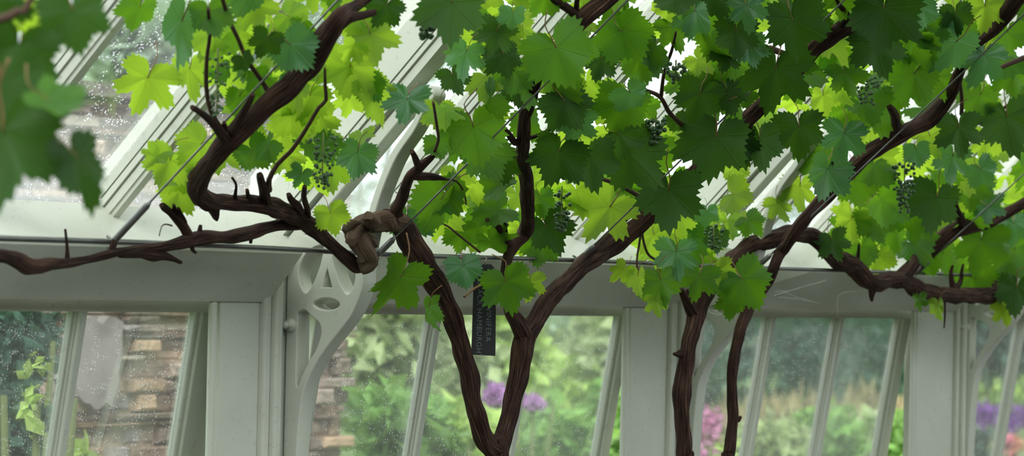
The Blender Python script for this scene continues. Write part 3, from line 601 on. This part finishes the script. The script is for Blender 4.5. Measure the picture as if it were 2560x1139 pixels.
for q in [(5, 372, 350, -4, 'D', 4, 4, 0), (10, 240, 300, 14, 'D', -4, 10, .12), (142, 262, 190, 52, 'M', 10, 60, -.03), (208, 420, 250, 34, 'D', 6, 62, .02), (186, 50, 200, 10, 'D', 0, 10, .3), (38, 150, 250, -12, 'D', -6, 8, .26), (92, 62, 170, -20, 'B', 0, 20, .45), (-10, 20, 200, 10, 'D', 0, 10, .2)]:
    leaf(vD, *q[:7], 0, DN+q[7])

# foliage nobody could count: one mesh per vine, between the wires and the glass, plus unseen leaves added up the roof as shade
FG = {kk: [leaf_geo(46, 2, 100+s+ord(kk)) for s in range(4)] for kk in 'BMD'}
def foliage(parent, items):
    vs, fs, uvs, tones, mats = [], [], [], [], []
    for p, M, s, kk in items:
        g = FG[kk][rnd.randrange(4)]; b = len(vs); tn = rnd.random()
        for c in g[0]:
            vs.append(p + (M @ V((c[0], c[1]+.22, c[2])))*s); uvs.append((c[0], c[1])); tones.append(tn)
        for f in g[1]: fs.append(tuple(i+b for i in f)); mats.append('BMD'.index(kk))
    me = bpy.data.meshes.new('foliage'); me.from_pydata(vs, [], fs)
    uv = me.uv_layers.new(name='UVMap'); at_ = me.attributes.new('tone', 'FLOAT', 'POINT')
    at_.data.foreach_set('value', tones)
    for l in me.loops: uv.data[l.index].uv = uvs[l.vertex_index]
    for p_, m in zip(me.polygons, mats): p_.material_index = m; p_.use_smooth = True
    o = put('foliage', me, [BACKLIT, HALFLIT, SHADED], parent); o['kind'] = 'stuff'; return o
def inside(u, v, poly):
    c = False; n = len(poly)
    for i in range(n):
        (x0, y0), (x1, y1) = poly[i], poly[i-1]
        if (y0 > v) != (y1 > v) and u < (x1-x0)*(v-y0)/(y1-y0)+x0: c = not c
    return c
ZN = [ # polygon, count, parent, kinds
 ([(490, -40), (1010, -40), (960, 60), (930, 150), (880, 210), (960, 300), (880, 440), (800, 500), (740, 480), (690, 400), (560, 420), (520, 300), (500, 120)], 46, 'A', 'BBBM'),
 ([(1100, 250), (1200, 60), (1330, -40), (1700, -40), (1700, 560), (1420, 560), (1330, 640), (1120, 600), (1060, 520), (1090, 400)], 72, 'A', 'BBBMM'),
 ([(1560, -40), (2120, -40), (2080, 200), (1960, 300), (1860, 340), (1760, 330), (1640, 330)], 50, 'A', 'BMMD'),
 ([(2020, -40), (2620, -40), (2620, 560), (2300, 560), (2080, 540), (2040, 420), (2100, 250)], 68, 'C', 'BBMM'),
 ([(2060, 500), (2620, 440), (2620, 680), (2400, 700), (2250, 650), (2160, 680), (2090, 620)], 42, 'B', 'BBMM'),
 ([(1600, 540), (1830, 540), (1800, 660), (1640, 660)], 12, 'B', 'BBM'),
 ([(380, 330), (520, 320), (500, 420), (470, 520), (390, 470)], 7, 'A', 'B'),
 ([(1080, 440), (1250, 440), (1240, 640), (1120, 600)], 8, 'A', 'BM')]
HOLES = [[(890, 120), (1030, 20), (1150, 70), (1040, 210), (950, 210)], [(1760, 440), (1880, 420), (2010, 380), (1960, 560), (1860, 560), (1760, 520)], [(860, 360), (1000, 360), (960, 540), (840, 540)], [(1400, 560), (1480, 470), (1520, 480), (1450, 640)]]
items = {'A': [], 'B': [], 'C': []}
for poly, n, par, kinds in ZN:
    us = [q[0] for q in poly]; vz = [q[1] for q in poly]; k = 0
    while k < n:
        u, v = rnd.uniform(min(us), max(us)), rnd.uniform(min(vz), max(vz))
        if not inside(u, v, poly) or any(inside(u, v, h) for h in HOLES): continue
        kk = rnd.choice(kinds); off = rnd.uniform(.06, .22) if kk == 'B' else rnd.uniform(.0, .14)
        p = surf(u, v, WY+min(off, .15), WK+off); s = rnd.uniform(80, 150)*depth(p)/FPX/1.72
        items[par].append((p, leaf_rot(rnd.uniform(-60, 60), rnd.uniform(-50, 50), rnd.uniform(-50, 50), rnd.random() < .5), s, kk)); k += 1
for par, x0, x1, n in (('A', 5.9, 8.4, 210), ('C', 8.2, 10.4, 170), ('B', 10.0, 12.6, 120)):  # canopy leaves out of view, added overhead to darken the beam below
    k = 0
    while k < n:
        X = rnd.uniform(x0, x1); zz = 2.05+.85*math.sqrt(rnd.random()); off = rnd.uniform(-.08, .2); p = V((X, (WK+off-zz)/SL, zz))
        d = p-CC; f = d.dot(CF); 
        if f < .3: continue
        v = 569.5-FPX*d.dot(CU)/f; u = 1280+FPX*d.dot(CR)/f
        if v > -70 and -150 < u < 2700: continue
        M = Matrix.Rotation(rnd.uniform(0, 6.28), 3, 'Z') @ Matrix.Rotation(R_(rnd.uniform(-60, 60)), 3, 'X') @ Matrix.Rotation(R_(rnd.uniform(-50, 50)), 3, 'Y')
        items[par].append((p, M, rnd.uniform(.07, .11), rnd.choice('BMMD'))); k += 1
for q, par in (('A', vA), ('B', vB), ('C', vC)): foliage(par, items[q])

# grape clusters
bm = bmesh.new(); bmesh.ops.create_icosphere(bm, subdivisions=2, radius=1.0); berry = bm_mesh('berry', bm, True); berry.materials.append(BERRY)
def cluster(parent, u, v0, v1, wpx, n, r, off=0.0):
    top = surf(u, v0, WY+off, WK+off); s = depth(top)/FPX; H = (v1-v0)*s; W = wpx*s/2
    c = tube_obj('grape_cluster', [[(top, .0022), (top-V((0, 0, H*.5)), .002), (top-V((0, 0, H*.95)), .0012)]], SHOOT, parent, seg=6, step=.02)
    for i in range(n):
        t = rnd.random()**.9; wid = W*(1-.65*t)*math.sqrt(rnd.random())+.002; a = rnd.uniform(0, 6.28)
        o = bpy.data.objects.new('berry', berry); COL.objects.link(o); o.parent = c
        q = top - V((0, 0, H*(.06+.94*t))) + V((math.cos(a)*wid, math.sin(a)*wid, 0))
        rr = r*rnd.uniform(.75, 1.15); o.location = q-V(top)*0; o.scale = (rr, rr, rr)
cluster(vA, 808, 330, 470, 80, 62, .0042, -.03); cluster(vA, 1068, 25, 95, 56, 22, .0062, -.04); cluster(vA, 1405, 465, 580, 62, 54, .0050, -.02); cluster(vA, 545, 120, 290, 60, 46, .0036, .03)
cluster(vA, 1690, 150, 205, 70, 34, .0052, -.02); cluster(vA, 1640, 285, 360, 60, 40, .0062, -.02); cluster(vC, 2262, 400, 530, 74, 80, .0056, -.03); cluster(vC, 2170, 190, 260, 90, 44, .0046, .0); cluster(vB, 1785, 560, 620, 60, 28, .0050, -.02)

# ------------------------------------------------------------------ plant label
lp = at(1213, 660, -.302)
t = tag(empty('plant_label', lp), 'black hanging plant label with two columns of small white capitals', 'label')
ex = _r0; ez = V((0, 0, 1)); ey = ez.cross(ex)
W2 = .0268; Hh = .216; bmv = bmesh.new()
pr = [(-W2+.004, 0), (W2-.012, 0), (W2, -.014), (W2+.002, -Hh-.002), (-W2-.002, -Hh), (-W2, -.012)]
fr = [bmv.verts.new(lp+ex*a+ez*b-ey*.0015) for a, b in pr]; bk = [bmv.verts.new(lp+ex*a+ez*b+ey*.0015) for a, b in pr]
bmv.faces.new(fr); bmv.faces.new(bk[::-1])
for i in range(6): bmv.faces.new((fr[i], fr[(i+1) % 6], bk[(i+1) % 6], bk[i]))
bmesh.ops.recalc_face_normals(bmv, faces=bmv.faces[:])
put('label_plate', bm_mesh('label_plate', bmv), LABEL, t)
hk = [lp+ez*-.006, lp+ez*.008+ey*-.004, lp+ez*.018+ey*.010, V((lp.x, rodY-.008, lp.z+.024)), V((lp.x, rodY+.010, lp.z+.026))]
tube_obj('label_hook', [[(q, .0016) for q in hk]], STEEL, t, seg=6, step=.006)
def lettering(txt, xoff, z0, size):
    cu = bpy.data.curves.new('lettering', 'FONT'); cu.body = txt; cu.size = size; cu.extrude = .0003; cu.align_x = 'LEFT'; cu.align_y = 'CENTER'; cu.space_character = 1.12
    q = bpy.data.objects.new('lettering', cu); COL.objects.link(q)
    me = bpy.data.meshes.new_from_object(q.evaluated_get(bpy.context.evaluated_depsgraph_get())); bpy.data.objects.remove(q); bpy.data.curves.remove(cu)
    me.materials.clear(); me.materials.append(WHITE); o = bpy.data.objects.new('lettering', me); COL.objects.link(o)
    # text runs down the plate
    M = Matrix((( -ez.x, ex.x, -ey.x), (-ez.y, ex.y, -ey.y), (-ez.z, ex.z, -ey.z)))
    o.parent = t; o.matrix_local = Matrix.Translation(ex*xoff + ez*z0 - ey*.0017) @ M.to_4x4()
lettering('VITIS VINIFERA', .0105, -.052, .0180); lettering("'BLACK HAMBURGH'", -.0115, -.034, .0180)

# cobwebs on the beam
def web(label, segs):
    q = [[(surf(u, v, -.125, 1.72), .0006 if i % 2 else .0004) for i, (u, v) in enumerate(s)] for s in segs]
    tag(tube_obj('cobweb', q, WEB, seg=5, step=0), label, 'cobweb')
web('pale cobweb strands stretched over the beam beside the slender trunk', [[(1935, 738), (1960, 731), (2020, 714), (2066, 700)], [(1936, 730), (1975, 726), (2030, 708)], [(1945, 742), (1990, 746), (2052, 758)], [(1942, 722), (1990, 742), (2045, 756)]])
web('thin grey cobweb thread hanging in front of the dark hedge', [[(2150, 726), (2108, 731), (2094, 740), (2093, 768), (2094, 795)]])

# ------------------------------------------------------------------ outdoors
tag(box('floor_outside', (-60, -60, -.35), (120, 90, -.25), GRASS, bev=0), 'green lawn of the walled garden outside', 'ground', kind='structure')
def m_stone():
    t = NT('rubble_stone'); c = t.n('ShaderNodeAttribute', attribute_name='tint').outputs['Color']; g = t.n('ShaderNodeNewGeometry').outputs['Position']
    n1 = t.noise(g, 14.0, 5, .65); n2 = t.noise(g, 55.0, 3)
    col = t.n('ShaderNodeMix', data_type='RGBA', blend_type='MULTIPLY', ins={0: .8, 6: c, 7: t.ramp(n1, [(.25, (.45, .42, .42)), (.5, (.95, .93, .9)), (.8, (1.35, 1.3, 1.3))])}).outputs[2]
    return t.done(t.princ(col, .9, .15, t.bump(t.math('ADD', n1, n2), .7, .02)))
STONE = m_stone()
sw = tag(empty('wall_outside', (8, 3, -.3)), 'brown rubble stone garden wall seen through the glass', 'wall', kind='structure')
r = random.Random(3); SV, SF, SC = [], [], []
PAL = [(.56, .42, .31), (.44, .33, .28), (.48, .39, .34), (.34, .27, .23), (.58, .41, .28), (.41, .36, .36), (.58, .49, .41), (.28, .20, .16)]
def stone(lo, hi, c, jit=1.0):
    """one rubble stone: rough rectangle with worn, chamfered front edges"""
    b = len(SV); w = min(hi[0]-lo[0], hi[2]-lo[2])*.22; q = [(lo[0], lo[2]), (hi[0], lo[2]), (hi[0], hi[2]), (lo[0], hi[2])]
    sx = (1, -1, -1, 1); sz = (1, 1, -1, -1)
    for k, (x, z_) in enumerate(q): SV.append((x, hi[1], z_))
    for k, (x, z_) in enumerate(q): SV.append((x, lo[1]+w*.7, z_))
    for k, (x, z_) in enumerate(q): SV.append((x+sx[k]*w*r.uniform(.4, 1.3)*jit, lo[1]+r.uniform(-.006, .006)*jit, z_+sz[k]*w*r.uniform(.3, 1.1)*jit))
    for k in range(4):
        n = (k+1) % 4; SF.append((b+k, b+n, b+4+n, b+4+k)); SF.append((b+4+k, b+4+n, b+8+n, b+8+k))
    SF.append((b+8, b+9, b+10, b+11)); SF.append((b+3, b+2, b+1, b)); SC.extend([(*c, 1)]*12)
zc = -.3
while zc < 2.30:
    h = r.choice((.022, .03, .04, .05, .07)); x = 6.0
    while x < 10.60:
        L = r.uniform(.05, .26); x1 = min(x+L, 10.62+r.uniform(-.05, .02)); c = r.choice(PAL); k = r.uniform(.75, 1.2)
        if x1-x > .02: stone((x+.003, 3+r.uniform(-.03, .03), zc+.002+r.uniform(0, .006)), (x1-r.uniform(.002, .014), 3.4, zc+h-r.uniform(.001, .014)), tuple(q*k for q in c))
        x += L
    zc += h
stone((6.0, 3.030, -.3), (10.58, 3.39, 2.28), (.55, .42, .32), 0); stone((6.0, 2.95, 2.29), (10.64, 3.45, 2.34), (.30, .27, .25), 0)
sm_ = bpy.data.meshes.new('stonework'); sm_.from_pydata(SV, [], SF); ca = sm_.color_attributes.new('tint', 'FLOAT_COLOR', 'POINT')
ca.data.foreach_set('color', [x for c in SC for x in c]); put('stonework', sm_, STONE, sw)
a = at(192, 795, 2.96); b = at(298, 1015, 2.96); bm = bmesh.new(); r = random.Random(5); pts = []
for i in range(26):
    an = 2*math.pi*i/26; cx, cz = (a.x+b.x)/2, (a.z+b.z)/2; q = max(abs(math.cos(an)), abs(math.sin(an)))**-.95*r.uniform(.86, 1.08); pts.append((cx+math.cos(an)*(b.x-a.x)/2*q, cz+math.sin(an)*(a.z-b.z)/2*q))
f0 = [bm.verts.new((x, 2.955, z_)) for x, z_ in pts]; f1 = [bm.verts.new((x, 3.01, z_)) for x, z_ in pts]; bm.faces.new(f0)
for i in range(26): bm.faces.new((f0[i], f1[i], f1[(i+1) % 26], f0[(i+1) % 26]))
bmesh.ops.recalc_face_normals(bm, faces=bm.faces[:]); put('plaster_patch', bm_mesh('plaster_patch', bm), PLAST, sw)

def m_plant(name, c, tr):
    t = NT(name); at_ = t.n('ShaderNodeAttribute', attribute_name='tone').outputs['Fac']
    col = t.mix(at_, tuple(x*.5 for x in c), tuple(min(1, x*1.55) for x in c))
    p = t.princ(col, .55, .35); q = t.n('ShaderNodeBsdfTranslucent', ins={0: t.mix(at_, tuple(x*.6 for x in tr), tr)}).outputs[0]
    return t.done(t.n('ShaderNodeMixShader', ins={0: .35, 1: p, 2: q}).outputs[0])
PM = {'teal': m_plant('blue_green_foliage', (.07, .15, .11), (.10, .26, .12)), 'dark': m_plant('dark_foliage', (.035, .085, .055), (.06, .16, .07)), 'mid': m_plant('mid_green_foliage', (.18, .34, .09), (.34, .56, .12)),
      'lime': m_plant('lime_foliage', (.36, .50, .14), (.55, .74, .18)), 'olive': m_plant('pale_olive_foliage', (.38, .46, .24), (.5, .62, .28)), 'grey': m_plant('grey_green_foliage', (.32, .42, .31), (.45, .56, .38)),
      'tan': m_plant('straw_grass', (.36, .32, .18), (.5, .46, .26)), 'purple': m_plant('purple_petals', (.22, .06, .36), (.36, .1, .55)), 'mauve': m_plant('mauve_petals', (.46, .22, .52), (.6, .3, .65)), 'pink': m_plant('pink_petals', (.60, .26, .46), (.75, .35, .55)),
      'coral': m_plant('coral_petals', (.85, .32, .22), (.95, .4, .3)), 'rose': m_plant('rose_petals', (.85, .26, .36), (.95, .35, .45)), 'orange': m_plant('orange_petals', (.85, .48, .12), (.95, .55, .2)), 'stem': m_flat('plant_stem', (.12, .15, .05), .7)}
def blades(name, centre, rad, n, size, mat, parent, spiky=False, seed=0, fill=.5):
    r = random.Random(seed); vs, fs, tn = [], [], []
    for i in range(n):
        while True:
            d = V((r.uniform(-1, 1), r.uniform(-1, 1), r.uniform(-1, 1)))
            if .05 < d.length < 1: break
        d = d.normalized()*(fill+(1-fill)*r.random()); lump = 1+.22*noise.noise(d*2.5+V((seed, 0, 0)))
        p = centre + V((d.x*rad[0], d.y*rad[1], d.z*rad[2]))*lump
        t = V((r.uniform(-1, 1), r.uniform(-1, 1), r.uniform(-1, .6) if not spiky else r.uniform(2, 5))).normalized(); s = t.cross(V((r.uniform(-1, 1), r.uniform(-1, 1), r.uniform(-1, 1)))).normalized(); nn = t.cross(s)
        L = size*r.uniform(.6, 1.4); w_ = L*(.07 if spiky else .32); b = len(vs)
        vs += [p, p+t*L*.5+s*w_+nn*L*.05, p+t*L, p+t*L*.5-s*w_+nn*L*.05, p+t*L*.5-nn*L*.06]
        fs += [(b, b+1, b+4), (b+1, b+2, b+4), (b+2, b+3, b+4), (b+3, b, b+4)]; tn += [r.random()]*5
    me = bpy.data.meshes.new(name); me.from_pydata(vs, [], fs); at_ = me.attributes.new('tone', 'FLOAT', 'POINT'); at_.data.foreach_set('value', tn)
    return put(name, me, mat, parent)
seedn = [0]
GZ = -.25
def shrub(name, u, v, rpx, Y, mat, label, cat, n=700, size=.09, vr=None, group=None, flowers=None):
    seedn[0] += 1; c = at(u, v, Y); s = depth(c)/FPX; rx = rpx*s; rz = (vr or rpx)*s
    t = tag(empty(name, (c.x, c.y, GZ)), label, cat, group)
    blades('foliage', c, (rx, min(rx, 1.2), rz), n, size, PM[mat], t, seed=seedn[0])
    if c.z-rz > GZ+.05 or True:
        st = [[(V((c.x+dx*.3, c.y+dy*.3, GZ)), .025), (V((c.x+dx*.6, c.y+dy*.6, (GZ+c.z)/2)), .02), (V((c.x+dx, c.y+dy, c.z)), .01)] for dx, dy in ((rx*.3, 0), (-rx*.3, .1), (0, -.15))]
        tube_obj('stem', st, PM['stem'], t, seg=6, step=0)
    if flowers:
        fm, k, fs_ = flowers
        for i in range(k):
            d = V((rnd.uniform(-.8, .8), rnd.uniform(-.9, -.3), rnd.uniform(-.2, 1.0)))
            blades('blossom', c+V((d.x*rx, d.y*min(rx, 1.2), d.z*rz)), (fs_, fs_, fs_*1.3), 60, fs_*.5, PM[fm], t, seed=seedn[0]*10+i, fill=.1)
    return t
# beyond the first window
shrub('climber', 45, 850, 105, 2.55, 'teal', 'blue green climber on the stone wall beyond the first window', 'climber', 700, .06, 115)
shrub('shrub', 20, 1080, 110, 1.9, 'dark', 'dark green shrub at the foot of the stone wall', 'shrub', 700, .06, 130)
shrub('sapling', 85, 990, 45, 1.6, 'lime', 'lime green sapling with broad leaves before the stone wall', 'sapling', 26, .055, 130)
shrub('shrub', 180, 1180, 70, 2.4, 'lime', 'low lime green shrub under the plaster patch', 'shrub', 160, .08, 60)
# trees above the stone wall
for i, (u, v, rp, lab) in enumerate([(330, 150, 190, 'grey green tree showing above the stone wall, nearest the blurred leaves'), (640, 120, 200, 'grey green tree behind the first bay of roof glass'), (950, 60, 190, 'grey green tree behind the rafter of the first bracket')]):
    shrub('tree', u, v, rp, 9+i, 'grey', lab, 'tree', 1100, .22, 150, 'trees over the garden wall')
# second window
sh = [('shrub', 960, 850, 120, 4.5, 'olive', 'pale olive shrub beside the end of the stone wall', 150), ('shrub', 1010, 1085, 125, 3.9, 'mid', 'bright green shrub low beside the end of the stone wall', 120), ('shrub', 1120, 900, 130, 6.5, 'olive', 'pale shrub behind the gap between sash bar and V shaped trunk', 140),
      ('shrub', 1140, 1100, 120, 5.5, 'lime', 'lime shrub low behind the V shaped trunk', 90), ('shrub', 1260, 860, 110, 7.5, 'lime', 'lime green shrub directly behind the plant label', 120), ('shrub', 1390, 850, 130, 10, 'grey', 'grey green bush behind the slanting branch', 90),
      ('shrub', 1440, 980, 120, 8.6, 'lime', 'light green shrub behind the middle of the second window', 110), ('shrub', 1380, 1110, 140, 6, 'mid', 'bright green shrub low in the second window', 110), ('shrub', 1500, 890, 110, 8.5, 'olive', 'yellowish shrub beside the last sash bar of the second window', 120), ('shrub', 1530, 1080, 90, 7, 'mid', 'green shrub beside the thick post', 120)]
for q in sh: shrub(*q[:5], q[5], q[6], 'shrub', 620, .13, q[7])
shrub('flower_clump', 1240, 985, 36, 5.6, 'mauve', 'mauve flower clump between the two arms of the V', 'flower', 200, .05, 30)
shrub('flower_clump', 1330, 1003, 22, 5.6, 'mauve', 'small mauve flower clump beside the trunk with the slanting branch', 'flower', 120, .05, 20)
shrub('flower_clump', 1112, 1115, 32, 4.6, 'pink', 'pink flower clump low in the corner of the V shaped trunk', 'flower', 120, .05, 24)
shrub('flower_clump', 1768, 1065, 36, 6, 'pink', 'tall pink flower clump behind the middle bracket', 'flower', 170, .06, 50)
shrub('flower_clump', 1752, 1150, 44, 5.4, 'pink', 'broad pink flower clump low beside the thick trunk', 'flower', 170, .06, 34)
shrub('seedling', 1838, 1125, 34, 1.4, 'lime', 'small lime seedling at the foot of the slender trunk', 'plant', 30, .05, 26)
# hedge, grasses, shrubs of the third window
a = at(1560, 850, 14); b = at(2330, 850, 14); c = (a+b)/2
t = tag(empty('hedge', (c.x, c.y, GZ)), 'long dark blue green hedge behind the third window', 'hedge')
zt = at(1950, 755, 14).z; blades('foliage', V((c.x, c.y, zt-1.1)), ((b.x-a.x)/2, 1.0, 1.3), 4200, .16, PM['dark'], t, seed=77, fill=.75)
for i, (u, v, w_, lab) in enumerate([(1890, 1030, 110, 'straw coloured grasses between the slender trunk and first bar'), (2030, 1020, 110, 'straw coloured grasses behind the middle of the third window'), (2180, 1010, 90, 'straw coloured grasses beside the last bar of the third window')]):
    cc = at(u, v, 9.5); s = depth(cc)/FPX; t = tag(empty('grass_clump', (cc.x, cc.y, GZ)), lab, 'grass', 'straw grasses before the hedge')
    hz = (cc.z-.25+62*s-GZ)/2; blades('blade', V((cc.x, cc.y, GZ+hz)), (w_*s, .6, hz), 1100, .26, PM['tan'], t, True, 90+i, .2)['kind'] = 'stuff'
for q in [(1930, 1110, 110, 6.5, 'olive', 'pale green shrub low in the third window beside the slender trunk', 70), (2060, 1095, 110, 7, 'mid', 'green shrub low in the middle of the third window', 80), (2190, 1100, 100, 7.5, 'olive', 'pale green shrub low beside the last bar of the third window', 90), (2260, 1110, 60, 7, 'mid', 'green shrub beside the third post', 80)]:
    shrub('shrub', *q[:4], q[4], q[5], 'shrub', 520, .13, q[6])
# beyond the last bracket
shrub('shrub', 2500, 850, 110, 7.5, 'dark', 'dark green shrub beyond the last bracket', 'shrub', 700, .13, 100, None, ('orange', 2, .05))
shrub('shrub', 2500, 970, 100, 9.0, 'lime', 'yellow green shrub above the purple flower spikes', 'shrub', 500, .13, 60)
for i in range(12):
    u = 2438+i*12+rnd.uniform(-1, 1); cc = at(u, rnd.uniform(1035, 1050), 6.2+(i % 2)*.35); s = depth(cc)/FPX
    t = tag(empty('salvia', (cc.x, cc.y, GZ)), 'purple flower spike in the bed beyond the last bracket', 'flower', 'purple flower spikes')
    blades('flower_spike', cc, (5.5*s, 5.5*s, rnd.uniform(30, 42)*s), 90, .05, PM['purple'], t, False, 200+i, .1)
    tube_obj('stem', [[(V((cc.x, cc.y, GZ)), .006), (V((cc.x+.01, cc.y, cc.z)), .004)]], PM['stem'], t, seg=5, step=0)
shrub('shrub', 2460, 1130, 70, 5.2, 'dark', 'dark leafy plant under the purple flower spikes', 'shrub', 300, .10, 60)
for i, (u, v, m_, lab) in enumerate([(2515, 1100, 'rose', 'small rose pink flower under the purple spikes'), (2536, 1104, 'coral', 'coral flower with orange heart at the edge of the bed'), (2528, 1140, 'rose', 'broad rose pink flower lowest in the bed')]):
    shrub('flower', u, v, 17, 4.2+i*.3, m_, lab, 'flower', 90, .045, 20)
# far trees close the garden
for i in range(2, 9):
    u = 600+i*250; cc = at(u, 790, 23+(i % 2)*12); s = depth(cc)/FPX
    lab = ['hazy tree far behind the garden at the near end', 'hazy tree far behind the first bracket', 'hazy tree far behind the V shaped trunk', 'hazy tree far behind the plant label', 'hazy tree far behind the slanting branch', 'hazy tree far behind the thick post', 'hazy tree far behind the hedge', 'hazy tree far beyond the hedge end', 'hazy tree far beyond the last bracket'][i]
    t = tag(empty('tree', (cc.x, cc.y, GZ)), lab, 'tree', 'far trees'); blades('crown', V((cc.x, cc.y, 1.6)), (2.9, 2.2, 2.1), 1500, .42, PM['grey' if i < 5 else 'teal'], t, seed=300+i, fill=.4)
    tube_obj('stem', [[(V((cc.x, cc.y, GZ)), .16), (V((cc.x, cc.y, 1.4)), .1)]], PM['stem'], t, seg=8, step=0)
